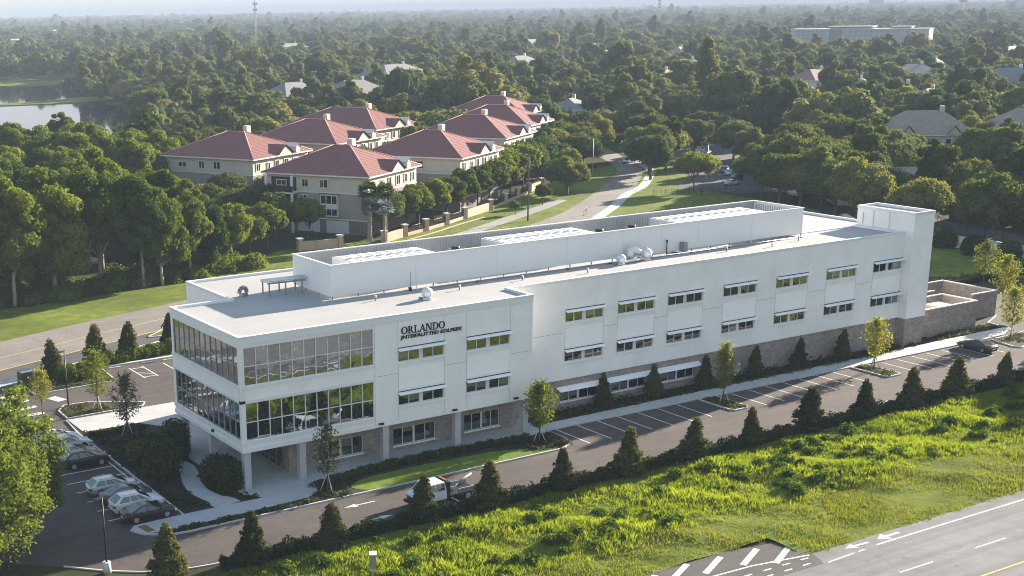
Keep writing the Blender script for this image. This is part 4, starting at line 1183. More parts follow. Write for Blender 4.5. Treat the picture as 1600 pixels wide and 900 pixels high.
# --- conifers
def conifer_mesh(i, h=4.8, rad=1.4, n=6500):
    rg = np.random.default_rng(500 + i)
    u = rg.random(n)
    z = 0.35 + (h - 0.35) * (1 - np.sqrt(1 - u * 0.985))
    lev = np.floor((z - .35) / 0.38) * 0.38 + .35
    zz = lev + rg.normal(size=n) * 0.09
    f = 1 - (zz - 0.2) / (h - 0.1)
    a = rg.integers(0, 11, n) * (2 * math.pi / 11) + lev * 2.1 + rg.normal(size=n) * 0.16
    br = rg.uniform(.55, 1.15, (40, 11)); bl = br[(lev / .38).astype(int) % 40, np.floor(((a - lev * 2.1) % 6.2832) / 6.2832 * 11 + .5).astype(int) % 11] + .12 * rg.random(n)
    rr = rad * np.clip(f, 0.02, 1) ** 0.85 * bl * np.sqrt(0.25 + 0.75 * rg.random(n))
    P = np.stack([rr * np.cos(a), rr * np.sin(a), zz + 0.28 * (rr / rad) ** 1.5], 1)
    d = np.stack([np.cos(a), np.sin(a), 0.9 + 0 * a], 1)
    Nn = unit(d + 0.8 * rg.normal(size=P.shape))
    Q = leaf_quads(P, Nn, 0.125, rg, 0.5)
    iv, if_ = ico()
    tv = iv.copy(); tv[:, 2] = (tv[:, 2] + 1) / 2
    tv = np.stack([tv[:, 0] * rad * .55 * (1 - tv[:, 2]) ** .7, tv[:, 1] * rad * .55 * (1 - tv[:, 2]) ** .7, .4 + tv[:, 2] * h * .8], 1)
    return quads_mesh('conifer_crown', Q, M['needle'], (tv, if_)), MB().path([(0, 0, -.05), (0, 0, 1.2), (0, 0, h * .9)], [.09, .07, .02], 6).mesh('conifer_trunk', M['bark'])
CON = [conifer_mesh(i) for i in range(4)]
def conifer(x, y, h, label, group, z=0.0, wide=1.0):
    cm, tm = CON[random.randrange(4)]
    s = h / 4.8
    t = empty('conifer', (x, y, z), random.uniform(0, 6.28), label, 'conifer', group, s)
    t.scale = (s * wide, s * wide, s)
    t.rotation_euler = (R(random.uniform(-3, 3)), R(random.uniform(-3, 3)), random.uniform(0, 6.28))
    put('crown', cm, t); put('trunk', tm, t)
for i, (x, y) in enumerate([(-13.2, -13.9), (-6.6, -15.3), (0.33, -15.6), (9.6, -14.9), (16.2, -15.3), (24.2, -15.3), (32.0, -15.2), (40.3, -15.0), (47.6, -15.3), (56.6, -14.5), (64.6, -14.5), (71.6, -15.0), (79.0, -14.9), (87.4, -14.7)]):
    conifer(x, y, 4.8 + 0.35 * math.sin(i * 2.3) + .15 * math.cos(i * 5.1), '%s young conifer from the left in the hedge row along the drive' % ORD[i], 'conifers in the drive hedge', 0.0, 1.06 + .14 * math.sin(i * 3.7))
for i, (x, y) in enumerate([(44.4, 3.2), (51.5, 3.0), (59.0, 2.9), (66.8, 2.95), (74.1, 2.9), (81.6, 2.9)]):
    conifer(x, y, 4.1 + .3 * math.sin(i * 3.1), '%s dark conifer from the front block against the brick base of the wing' % ORD[i], 'conifers against the wing', 0.10, 0.95)
for i, (x, y) in enumerate([(-2.3, 48.0), (4.4, 52.0), (8.9, 52.6), (15.4, 54.6)]):
    conifer(x, y, 5.4 + .3 * math.sin(i * 1.7), '%s dark conifer from the left along the rear lot edge by the street' % ORD[i], 'conifers at the rear lot', 0.05, 1.05)

# --- young staked trees
def young_mesh(i, h, rad, n, size, leafm, z0=1.6, sparse=0.0):
    rg = np.random.default_rng(900 + i)
    mb = MB(); mb.path([(0, 0, -.05), (.03, 0, h * .5), (.06, .02, h * .97)], [.075, .055, .015], 6)
    Ps = []
    nb = 34
    for k in range(nb):
        z = z0 + (h - z0) * (k / nb) ** 1.05
        a = k * 2.4 + rg.uniform(-.3, .3)
        f = (z - z0) / (h - z0)
        L_ = rad * (math.sin(min(1, (f + .18) * 1.0) * math.pi * .95) ** .7) * rg.uniform(.7, 1.1) + .12
        e = Vector((math.cos(a) * L_, math.sin(a) * L_, z + L_ * .75)); s = Vector((0, 0, z))
        mb.tube(s, e, .022, .006, 4, False)
        m_ = int(n / nb)
        t = rg.random((m_, 1)) ** .6
        P = np.array(s[:]) + (np.array(e[:]) - np.array(s[:])) * t + rg.normal(size=(m_, 3)) * .16 * (0.5 + t)
        Ps.append(P)
    P = np.concatenate(Ps)
    Nn = unit(rg.normal(size=P.shape) + np.array([0, 0, .4]))
    return mb.mesh('young_trunk', M['bark']), quads_mesh('young_crown', leaf_quads(P, Nn, size, rg, .5), leafm)
def young(i, x, y, h, rad, n, size, leafm, label, stakes=True, z=0.1, z0=1.6):
    tm, cm = young_mesh(i, h, rad, n, size, leafm, z0)
    t = empty('young_tree', (x, y, z), random.uniform(0, 6), label, 'tree')
    put('trunk', tm, t); put('crown', cm, t)
    if stakes:
        for k in range(3):
            a = k * 2.094
            MB().tube((math.cos(a) * .75, math.sin(a) * .75, -.05), (math.cos(a) * .06, math.sin(a) * .06, 1.65), .05, .045, 6).build('stake', M['stake'], t)
young(0, 31.0, -3.1, 6.0, 1.55, 3400, .115, M['leaf_young'], 'leafy staked young tree at the corner of the front block and the lawn')
young(1, 56.0, -3.0, 6.6, 1.15, 2400, .11, M['leaf_pale'], 'slender pale staked young tree in the first parking island')
young(2, 80.5, -2.7, 6.0, 1.6, 2700, .11, M['leaf_young'], 'feathery staked young tree in the island before the stair tower')
young(3, 107.4, -1.7, 6.3, 1.9, 2700, .12, M['leaf_pale'], 'yellowish staked young tree beside the parked charcoal sedan')
young(4, 6.4, -4.0, 6.2, 1.35, 1700, .10, M['leaf_sparse'], 'thin grey-green staked young tree before the ground floor windows')
young(5, -2.4, 32.2, 6.6, 1.5, 2300, .11, M['leaf_young'], 'tall feathery young tree beside the lamp post in the rear lot')
young(6, -3.0, 21.6, 6.4, 1.45, 1900, .11, M['leaf_sparse'], 'dark sparse young tree in the bed beside the parked cars')
young(7, -8.2, 33.6, 5.0, 1.25, 1500, .11, M['leaf_young'], 'small young tree at the striped crosswalk', False)
young(8, 133.6, 21.2, 6.4, 1.9, 2600, .13, M['leaf_pale'], 'pale young tree on the lawn behind the refuse enclosure', False)
young(9, 123.2, 10.6, 7.0, 1.9, 2600, .13, M['leaf_young'], 'yellow-green young tree beside the refuse enclosure', False)
young(10, 118.5, 3.6, 4.6, 1.5, 1800, .13, M['leaf_yellow'], 'small bright yellow young tree right of the refuse enclosure', False)

# --- shrubs
def shrub_mesh(i, m, n=420, size=.085, rad=.5, flat=.85):
    rg = np.random.default_rng(1300 + i)
    lob = [(0, 0, rad * flat * .8, rad, rad, rad * flat)] + [(math.cos(a) * rad * .45, math.sin(a) * rad * .45, rad * flat * rg.uniform(.7, 1.2), rad * .55, rad * .55, rad * .5) for a in rg.uniform(0, 6.28, 4)]
    Q, tri = lobe_leaves(lob, n, size, rg, .72, jit=.8, thick=(.65, 1.2))
    return quads_mesh('shrub', Q, m, tri)
BALL = [shrub_mesh(i, M['shrub'], 360, .07, .48, .9) for i in range(3)]
for k in range(34):
    x = 7.7 + k * (30.2 - 7.7) / 33
    y = -2.0 + 0.75 * math.sin((x - 7.7) / 22.5 * math.pi) * 0.9 + (0.0 if x > 10 else -0.25)
    o = put('clipped_shrub', BALL[k % 3], None, (x, min(y, -1.25), .08), (0, 0, random.uniform(0, 6)), (random.uniform(.9, 1.1),) * 3)
    tag(o, '%s dark clipped round shrub in the lawn-edging row, counted from the entrance' % ordw(k + 1), 'shrub', 'round shrubs edging the front lawn')
BIG = [shrub_mesh(20 + i, M['shrub'], 2200, .13, 1.2, 1.1) for i in range(3)]
for i, (x, y, s, lb) in enumerate([(-0.9, 14.4, 1.25, 'tall dark shrub by the covered forecourt nearest the middle column'), (-4.6, 8.0, 1.35, 'large dark shrub inside the bend of the garden path'),
    (-3.9, 10.6, 1.2, 'dark shrub just behind the large shrub in the path bend'), (-1.0, 1.6, 1.2, 'dark shrub against the foremost corner column'), (-1.2, 3.7, 1.05, 'dark shrub behind the one at the corner column'),
    (-1.5, 12.3, 1.0, 'dark shrub between the garden path and the forecourt')]):
    tag(put('large_shrub', BIG[i % 3], None, (x, y, .08), (0, 0, i * 1.1), (s, s, s * 1.05)), lb, 'shrub', 'large shrubs by the corner')
MIDS = [shrub_mesh(30 + i, M['cover'], 900, .12, .8, .9) for i in range(2)]
for i, (x, y, lb) in enumerate([(-4.5, 15.6, 'yellow-green loose shrub in the bed opposite the black parked SUV'), (-4.2, 17.6, 'yellow-green loose shrub behind the one opposite the black SUV'), (-5.2, 13.6, 'low green shrub in the bed before the black SUV')]):
    tag(put('loose_shrub', MIDS[i % 2], None, (x, y, .08), (0, 0, i), (1.0, 1.0, 1.1)), lb, 'shrub', 'loose shrubs beside the parked cars')
BRS = [shrub_mesh(40 + i, M['bright_shrub'], 1300, .13, 1.0, .8) for i in range(3)]
for k in range(12):
    x = 4.6 + k * 1.05; y = 50.9 + 0.36 * (x - 4.6) * .55
    tag(put('bright_shrub', BRS[k % 3], None, (x, y, .02), (0, 0, k), (random.uniform(.8, 1.2), random.uniform(.8, 1.2), random.uniform(.8, 1.25))), '%s bright green shrub from the left between the rear lot and the street' % ordw(k + 1), 'shrub', 'bright shrubs along the rear lot')
for i, (x, y, lb) in enumerate([(-1.2, 46.2, 'bright green shrub at the foot of the leftmost rear conifer'), (1.2, 46.6, 'bright green shrub beside the first, nearer the hatched bay')]):
    tag(put('bright_shrub', BRS[i], None, (x, y, .1), (0, 0, i), (1.5, 1.3, 1.3)), lb, 'shrub')
for i, (x, y) in enumerate([(158.0, 46.2), (156.0, 38.6), (155.8, 32.0)]):
    tag(put('wall_shrub', BIG[i], None, (x - .8, y, .0), (0, 0, i), (1.55, 1.7, 1.35)), '%s bushy shrub from the stair tower along the white boundary wall' % ORD[i], 'shrub', 'shrubs along the boundary wall')

# --- ground cover in the beds (uncountable): one leafy sheet
def scatter_rect(n, x0, x1, y0, y1, rg):
    return np.stack([rg.uniform(x0, x1, n), rg.uniform(y0, y1, n)], 1)
def clump_cover(areas, m, name, label, size=.10, zb=.1, per=28, hh=.35):
    rg = np.random.default_rng(77)
    Ps = []
    for (x0, x1, y0, y1, dens, h) in areas:
        nc = int((x1 - x0) * (y1 - y0) * dens)
        C = scatter_rect(nc, x0, x1, y0, y1, rg)
        r = rg.uniform(.25, .45, nc); hs = h * rg.uniform(.6, 1.2, nc)
        d = unit(rg.normal(size=(nc, per, 3)).reshape(-1, 3)).reshape(nc, per, 3); d[:, :, 2] = np.abs(d[:, :, 2])
        P = np.stack([C[:, None, 0] + d[:, :, 0] * r[:, None], C[:, None, 1] + d[:, :, 1] * r[:, None], zb + d[:, :, 2] * hs[:, None]], 2)
        Ps.append((P.reshape(-1, 3), d.reshape(-1, 3)))
    P = np.concatenate([a for a, _ in Ps]); d = np.concatenate([b for _, b in Ps])
    Nn = unit(d + .5 * rg.normal(size=d.shape) + np.array([0, 0, .3]))
    o = put(name, quads_mesh(name, leaf_quads(P, Nn, size, rg), m))
    return tag(o, label, None, None, 'stuff')
clump_cover([(34.6, 91.5, 1.9, 2.9, 3.2, .45), (35, 91, 2.9, 4.0, 1.6, .7), (97, 111, 2.5, 4.0, 2.6, .4), (93, 97, 2.2, 2.8, 2.5, .35),
             (-6.7, -5.2, -2.0, 25.0, 2.0, .4), (-5.2, -4.4, -1.6, 5, 2.6, .45), (-6, -0.4, 19.5, 25, 2.2, .35),
             (-9.5, 7.8, -5.95, -5.2, 3.4, .32), (5.2, 8.4, -5.2, -1.6, 2.6, .4), (7.4, 10, -3.4, -1.4, 2.2, .4), (28.6, 33.4, -5.3, -1.2, 2.6, .4),
             (-0.2, 0.6, -2.2, -1.0, 2.5, .3), (-1.9, 0, -1.9, 6, 2.0, .4)],
            M['shrub'], 'bed_ground_cover', 'low dark leafy ground cover filling the planting beds')
clump_cover([(55.1, 57.1, -5.5, -0.8, 3.4, .32), (79.5, 81.5, -5.5, -0.8, 3.4, .3), (104.6, 114, -3.8, -1.0, 2.2, .3), (-5.8, -0.6, 31.6, 35.4, 2.4, .3), (-5.8, 3.6, 43.2, 44.6, 3, .25),
             (-5.5, -0.4, 24.4, 25.2, 4, .25), (34.6, 91.5, 1.55, 2.1, 3.2, .22), (-9.0, 7.6, -5.7, -5.3, 1.6, .3), (97, 112, 2.35, 2.9, 2.2, .25)],
            M['cover'], 'island_ground_cover', 'low yellowish ground cover in islands and along bed edges', .085)

# --- clipped hedge along the drive
def hedge_obj(name, x0, x1, yc, w, h, n, label, m):
    rg = np.random.default_rng(int(x0 * 7 + 999))
    x = rg.uniform(x0, x1, n); side = rg.integers(0, 3, n)
    t = rg.uniform(-1, 1, n)
    wob = 1 + .18 * np.sin(x * 1.7) + .12 * np.sin(x * 4.1 + 1)
    y = np.where(side == 0, t * w / 2, np.where(side == 1, -w / 2, w / 2)) * wob + rg.normal(size=n) * .07 + yc
    z = np.where(side == 0, h, (t + 1) / 2 * h) * wob + rg.normal(size=n) * .09
    P = np.stack([x, y, np.maximum(z, .03)], 1)
    d = np.stack([0 * x, np.where(side == 0, 0, np.where(side == 1, -1, 1)), np.where(side == 0, 1, .2)], 1)
    Nn = unit(d + .6 * rg.normal(size=d.shape))
    t_ = empty(name, ((x0 + x1) / 2, yc, 0), 0, label, 'hedge')
    c0 = np.array([(x0 + x1) / 2, yc, 0])
    put('foliage', quads_mesh('foliage', leaf_quads(P - c0, Nn, .13, rg), m), t_)
    L_ = (x1 - x0) / 2
    MB().box(-L_, -w * .4, 0, L_, w * .4, h * .82).build('inner_twigs', M['shrub'], t_)
hedge_obj('hedge', -9, 26, -14.75, 1.15, .85, 9000, 'dark clipped hedge along the drive before the tow truck', M['hedge'])
hedge_obj('hedge', 26.2, 61, -14.75, 1.15, .85, 9000, 'dark clipped hedge along the drive opposite the near parking stalls', M['hedge'])
hedge_obj('hedge', 61.2, 98, -14.75, 1.2, .95, 9000, 'dark clipped hedge along the drive opposite the far parking stalls', M['hedge'])
hedge_obj('hedge', 120, 150, 24.0, 1.6, 1.0, 5000, 'dark low hedge along the lawn beyond the refuse enclosure', M['shrub'])

# --- rough grass bank between the drive and the highway
def bank_z(x, y):
    return np.maximum(bank_raw(x, y), 0.02)
def bank_raw(x, y):
    e = np.clip((-15.2 - y) / 3.0, 0, 1) * np.clip((y + 37.4) / 6.0, 0, 1)
    return e * (0.28 + 0.30 * np.sin(x * .21 + y * .35) + .22 * np.sin(x * .53 - y * .61 + 1.3) + .16 * np.sin(x * 1.1 + y * .9)) * 0.5 + 0.02
gx_ = np.arange(-40, 130.1, 1.0); gy_ = np.arange(-37.25, -13.7, 0.785)
GX, GY = np.meshgrid(gx_, gy_)
def bank_edge(x, y):
    return np.where((x < 31) & (y < -33.2), -0.05, 0)
GZ = bank_z(GX, GY)
mb = MB()
mb.v = [tuple(p) for p in np.stack([GX, GY, GZ], 2).reshape(-1, 3)]
nx_ = len(gx_)
for j in range(len(gy_) - 1):
    for i in range(nx_ - 1):
        xm, ym = gx_[i] + .5, gy_[j] + .39
        if xm < 31 and ym < -33.6: continue
        if xm < -9 and ym > -13.5 - max(0, (xm + 19) * .5) : continue
        mb.f.append((j * nx_ + i, j * nx_ + i + 1, (j + 1) * nx_ + i + 1, (j + 1) * nx_ + i)); mb.s.append(True)
struct('grass_bank', mb, M['verge'])
rg = np.random.default_rng(5)
def blades(n_clump, x0, x1, y0, y1, per, hmin, hmax, w, spread, dens_fn=None):
    C = scatter_rect(n_clump, x0, x1, y0, y1, rg)
    if dens_fn is not None: C = C[rg.random(len(C)) < dens_fn(C[:, 0], C[:, 1])]
    C = C[~((C[:, 0] < 31.6) & (C[:, 1] < -33.2))]
    n = len(C)
    hc = rg.uniform(hmin, hmax, n) * (0.75 + 0.5 * np.clip(np.sin(C[:, 0] * .35) * np.sin(C[:, 1] * .5 + C[:, 0] * .12), -1, 1))
    base = np.repeat(C, per, 0) + rg.normal(size=(n * per, 2)) * spread
    h = np.repeat(hc, per) * rg.uniform(.55, 1.15, n * per)
    a = rg.uniform(0, 6.28, n * per)
    lean = h * rg.uniform(.12, .55, n * per)
    z0 = bank_z(base[:, 0], base[:, 1])
    dx, dy = np.cos(a), np.sin(a)
    px, py = -dy * w / 2, dx * w / 2
    b0 = np.stack([base[:, 0] - px, base[:, 1] - py, z0], 1); b1 = np.stack([base[:, 0] + px, base[:, 1] + py, z0], 1)
    mx_, my_ = base[:, 0] + dx * lean * .35, base[:, 1] + dy * lean * .35
    m0 = np.stack([mx_ + px * .8, my_ + py * .8, z0 + h * .62], 1)
    tip = np.stack([base[:, 0] + dx * lean, base[:, 1] + dy * lean, z0 + h], 1)
    return np.stack([b0, b1, m0, tip], 1)
tall = lambda x, y: np.clip((y + 29.5) / 3.5, 0, 1) * np.clip((-15.8 - y) / 1.2, 0, 1) * (0.45 + .55 * (np.sin(x * .4 + y * .3) * np.sin(x * .17 - y * .5) > -.15))
Q1 = blades(13000, -12, 106, -30, -15.6, 14, .34, .74, .05, .22, tall)
tag(put('tall_grass', quads_mesh('tall_grass', Q1, M['grass'])), 'tall bright yellow-green wild grass on the bank below the hedge', None, None, 'stuff')
Q2 = blades(26000, -14, 118, -37.2, -15.6, 9, .14, .34, .055, .3)
tag(put('short_grass', quads_mesh('short_grass', Q2, M['grass_short'])), 'short rough grass down to the highway edge', None, None, 'stuff')
# leafy weed clumps on the bank
cl = scatter_rect(170, -10, 104, -27.5, -16.6, rg)
lob = []
for x, y in cl:
    z = float(bank_z(x, y)); r = rg.uniform(.3, .75)
    lob.append((x, y, z + r * .35, r, r, r * .8))
Qw, tw = lobe_leaves(lob, 26000, .14, rg, .6, up=.5, jit=.8, thick=(.6, 1.25))
tag(put('bank_weeds', quads_mesh('bank_weeds', Qw, foliage('bank_weed_leaves', (0.05, 0.095, 0.013), (0.165, 0.20, 0.024), 0.42, clump=.9), tw)), 'bushy bright green weeds growing in clumps over the bank', None, None, 'stuff')

# ================================================================== VEHICLES
CARS = {
 'sedan': dict(L=4.75, W=1.84, H=1.44, belt=.93, cb=(-1.95, 1.30), ct=(-.80, .10), hood=.84, boot=1.00, wb=2.80, r=.345),
 'suv':   dict(L=4.70, W=1.88, H=1.68, belt=1.08, cb=(-2.28, 1.22), ct=(-1.50, .12), hood=1.02, boot=1.08, wb=2.74, r=.38),
 'wagon': dict(L=4.70, W=1.84, H=1.54, belt=.98, cb=(-2.26, 1.28), ct=(-1.55, .15), hood=.90, boot=1.00, wb=2.76, r=.36)}
WHEEL_T = {}
def car_meshes(kind, paint):
    key = (kind, paint)
    if key in CARM: return CARM[key]
    c = CARS[kind]; L_, W_, hw = c['L'], c['W'], c['W'] / 2
    st = [(-L_ / 2, .42, c['boot'] - .22, .72), (-L_ / 2 + .10, .26, c['boot'] - .04, .90), (-L_ / 2 + .35, .20, c['boot'], .97), (c['cb'][0] + .3, .19, c['belt'] + .02, 1), (-.3, .19, c['belt'], 1),
          (c['cb'][1] - .1, .19, c['belt'] - .02, 1), (L_ / 2 - .75, .20, c['hood'] - .02, .97), (L_ / 2 - .30, .22, c['hood'] - .10, .92), (L_ / 2 - .07, .28, c['hood'] - .22, .82), (L_ / 2, .42, c['hood'] - .34, .66)]
    mb = MB(); rings = []
    for x, zl, zb, f in st:
        h = hw * f
        half = [(h * .80, zl), (h * .97, zl + .10), (h, zl + (zb - zl) * .45), (h * .985, zb - .14), (h * .93, zb - .03), (h * .55, zb + .025)]
        ring = [(x, y, z) for y, z in half] + [(x, -y, z) for y, z in reversed(half)]
        rings.append(len(mb.v)); mb.v += ring
    n = 12
    for a, b in zip(rings[:-1], rings[1:]):
        for i in range(n):
            j = (i + 1) % n
            mb.f.append((a + i, a + j, b + j, b + i)); mb.s.append(True)
    mb.f.append(tuple(rings[0] + i for i in range(n))); mb.s.append(False)
    mb.f.append(tuple(rings[-1] + n - 1 - i for i in range(n))); mb.s.append(False)
    # cabin
    b0, b1 = c['cb']; t0, t1 = c['ct']; zb, zr = c['belt'] - .03, c['H']
    bw, tw = hw * .95, hw * .70
    B = [(b0, -bw, zb), (b1, -bw, zb), (b1, bw, zb), (b0, bw, zb)]
    T = [(t0, -tw, zr - .05), (t1, -tw, zr - .06), (t1, tw, zr - .06), (t0, tw, zr - .05)]
    T2 = [(t0 + .22, -tw + .22, zr), (t1 - .26, -tw + .22, zr), (t1 - .26, tw - .22, zr), (t0 + .22, tw - .22, zr)]
    for i in range(4):
        j = (i + 1) % 4
        mb.face([B[i], B[j], T[j], T[i]]); mb.face([T[i], T[j], T2[j], T2[i]])
    mb.face(T2)
    body = mb.mesh('body', PAINT[paint])
    def inset(q, f0, f1, g0, g1, off):
        q = [Vector(p) for p in q]
        P = lambda u, v: (q[0].lerp(q[1], u)).lerp(q[3].lerp(q[2], u), v)
        nrm = (q[1] - q[0]).cross(q[3] - q[0]).normalized()
        if nrm.dot((q[0] + q[2]) / 2 - Vector((0, 0, .6))) < 0: nrm = -nrm
        return [tuple(P(u, v) + nrm * off) for u, v in ((f0, g0), (f1, g0), (f1, g1), (f0, g1))]
    sides = [[B[0], B[1], T[1], T[0]], [B[3], B[2], T[2], T[3]]]
    sw_ = []
    for q in sides:
        for f0, f1 in ((.10, .40), (.44, .70), (.73, .90)) if kind != 'sedan' else ((.13, .47), (.51, .86)):
            sw_.append(MB().face(inset(q, f0, f1, .12, .90, .012)).mesh('side_window', M['car_glass']))
    wsn = MB().face(inset([B[1], B[2], T[2], T[1]], .07, .93, .06, .94, .012)).mesh('windscreen', M['car_glass'])
    rw = MB().face(inset([B[0], B[3], T[3], T[0]], .08, .92, .10, .92, .012)).mesh('rear_window', M['car_glass'])
    hl = [MB().box(L_ / 2 - .24, s * hw * .74 - .17, c['hood'] - .34, L_ / 2 - .02, s * hw * .74 + .17, c['hood'] - .20).mesh('headlight', M['headlight']) for s in (-1, 1)]
    tl = [MB().box(-L_ / 2 - .01, s * hw * .74 - .17, c['boot'] - .32, -L_ / 2 + .16, s * hw * .74 + .19, c['boot'] - .14).mesh('taillight', M['taillight']) for s in (-1, 1)]
    mi = [MB().box(b1 - .42, s * (hw + .10) - .08, c['belt'], b1 - .28, s * (hw + .10) + .08, c['belt'] + .15).mesh('mirror', PAINT[paint]) for s in (-1, 1)]
    pl = MB().box(-L_ / 2 - .012, -.26, .50, -L_ / 2 + .1, .26, .62).mesh('number_plate', M['panel'])
    bu = MB().box(-L_ / 2 - .03, -hw * .72, .34, -L_ / 2 + .2, hw * .72, .46).box(L_ / 2 - .2, -hw * .6, .30, L_ / 2 + .02, hw * .6, .40).mesh('bumper', M['black_metal'])
    rails = MB().tube((t0 + .1, -tw + .05, zr + .03), (t1 - .1, -tw + .05, zr + .03), .02).tube((t0 + .1, tw - .05, zr + .03), (t1 - .1, tw - .05, zr + .03), .02).mesh('roof_rail', M['chrome']) if kind != 'sedan' else None
    CARM[key] = (body, sw_, wsn, rw, hl, tl, mi, pl, bu, rails)
    return CARM[key]
CARM = {}
def wheel_meshes(r):
    if r not in WHEEL_T:
        WHEEL_T[r] = (MB().tube((0, -.11, 0), (0, .11, 0), r, r, 20).mesh('wheel', M['rubber']),
                      MB().tube((0, -.118, 0), (0, .118, 0), r * .66, r * .66, 16).mesh('rim', M['rim']),
                      MB().tube((0, -.10, 0), (0, .10, 0), r * 1.18, r * 1.18, 20).mesh('wheel_arch', M['black_metal']))
    return WHEEL_T[r]
def car(kind, x, y, rz, paint, label, group=None, z=Z2, s=1.0):
    c = CARS[kind]
    body, sw_, wsn, rw, hl, tl, mi, pl, bu, rails = car_meshes(kind, paint)
    t = empty('parked_car', (x, y, z), rz, label, 'car', group, s)
    put('body', body, t)
    for m_ in sw_: put('side_window', m_, t)
    put('windscreen', wsn, t); put('rear_window', rw, t)
    for m_ in hl: put('headlight', m_, t)
    for m_ in tl: put('taillight', m_, t)
    for m_ in mi: put('mirror', m_, t)
    put('number_plate', pl, t); put('bumper', bu, t)
    if rails: put('roof_rail', rails, t)
    wm, rm, am = wheel_meshes(c['r'])
    for sx in (-1, 1):
        for sy in (-1, 1):
            xx = sx * c['wb'] / 2; yy = sy * (c['W'] / 2 - .105)
            w_ = put('wheel', wm, t, (xx, yy, c['r'])); put('rim', rm, w_)
            put('wheel_arch', am, t, (xx, yy - sy * .006, c['r'] + .02))
    return t
GL = 'cars parked in the shaded left lot'
for kind, y, paint, lb, dx in (('sedan', -1.15, 'brown', 'dark brown-black sedan nearest the drive in the shaded left lot', .1), ('suv', 1.4, 'white', 'white crossover beside the dark brown sedan', 0), ('sedan', 4.1, 'teal', 'dark teal sedan between the white crossover and the silver estate', .1),
        ('wagon', 6.85, 'silver', 'silver estate car next to the empty stalls', -.2), ('suv', 15.3, 'black', 'black SUV parked alone beyond the two empty stalls', .1), ('sedan', 18.0, 'blue', 'pale blue-grey sedan just behind the black SUV', -.1),
        ('suv', 20.8, 'white', 'white SUV second behind the black SUV, half under the tree', .2), ('sedan', 23.6, 'white', 'white sedan last in the row, nearest the crosswalk', -.1)):
    car(kind, -9.85 + dx, y, R(random.uniform(-1.5, 1.5)), paint, lb, GL)
car('sedan', 98.75, -3.1, R(90), 'grey', 'charcoal sedan parked alone at the far end of the front stalls')
GF_ = 'cars in the lot beyond the lawn'
for kind, x, y, rz, paint, lb in (('sedan', 190, 129.6, 10, 'white', 'white sedan nearest the spreading tree in the far lot'), ('suv', 188, 113.7, 70, 'silver', 'silver SUV by the fence in front of the oak row'), ('wagon', 187, 107.4, 75, 'white', 'white estate at the fence corner of the far lot'),
        ('suv', 207, 149, 40, 'blue', 'blue-grey SUV midway up the far lot'), ('sedan', 203.5, 144, 40, 'white', 'white sedan parked next to the blue-grey SUV'), ('sedan', 232, 181, 20, 'black', 'black sedan crossing the upper part of the far lot'),
        ('suv', 236, 188, 25, 'white', 'white SUV above the black sedan in the far lot'), ('suv', 252, 204, 15, 'silver', 'silver SUV topmost in the far lot beneath the trees'), ('sedan', 213, 158, 40, 'silver', 'silver sedan beyond the blue-grey SUV'), ('sedan', 198, 136, 15, 'grey', 'charcoal sedan behind the white sedan in the far lot')):
    car(kind, x, y, R(rz), paint, lb, GF_)
car('sedan', 201.5, 180.5, R(225), 'white', 'white sedan driving on the street beyond the villas', z=.03)
car('suv', 205.5, 70.5, R(160), 'white', 'white SUV parked under the trees by the lane apron', z=.03)
car('sedan', 27.0, 118.5, R(20), 'white', 'white sedan glimpsed between the trunks of the left wood', z=.0)

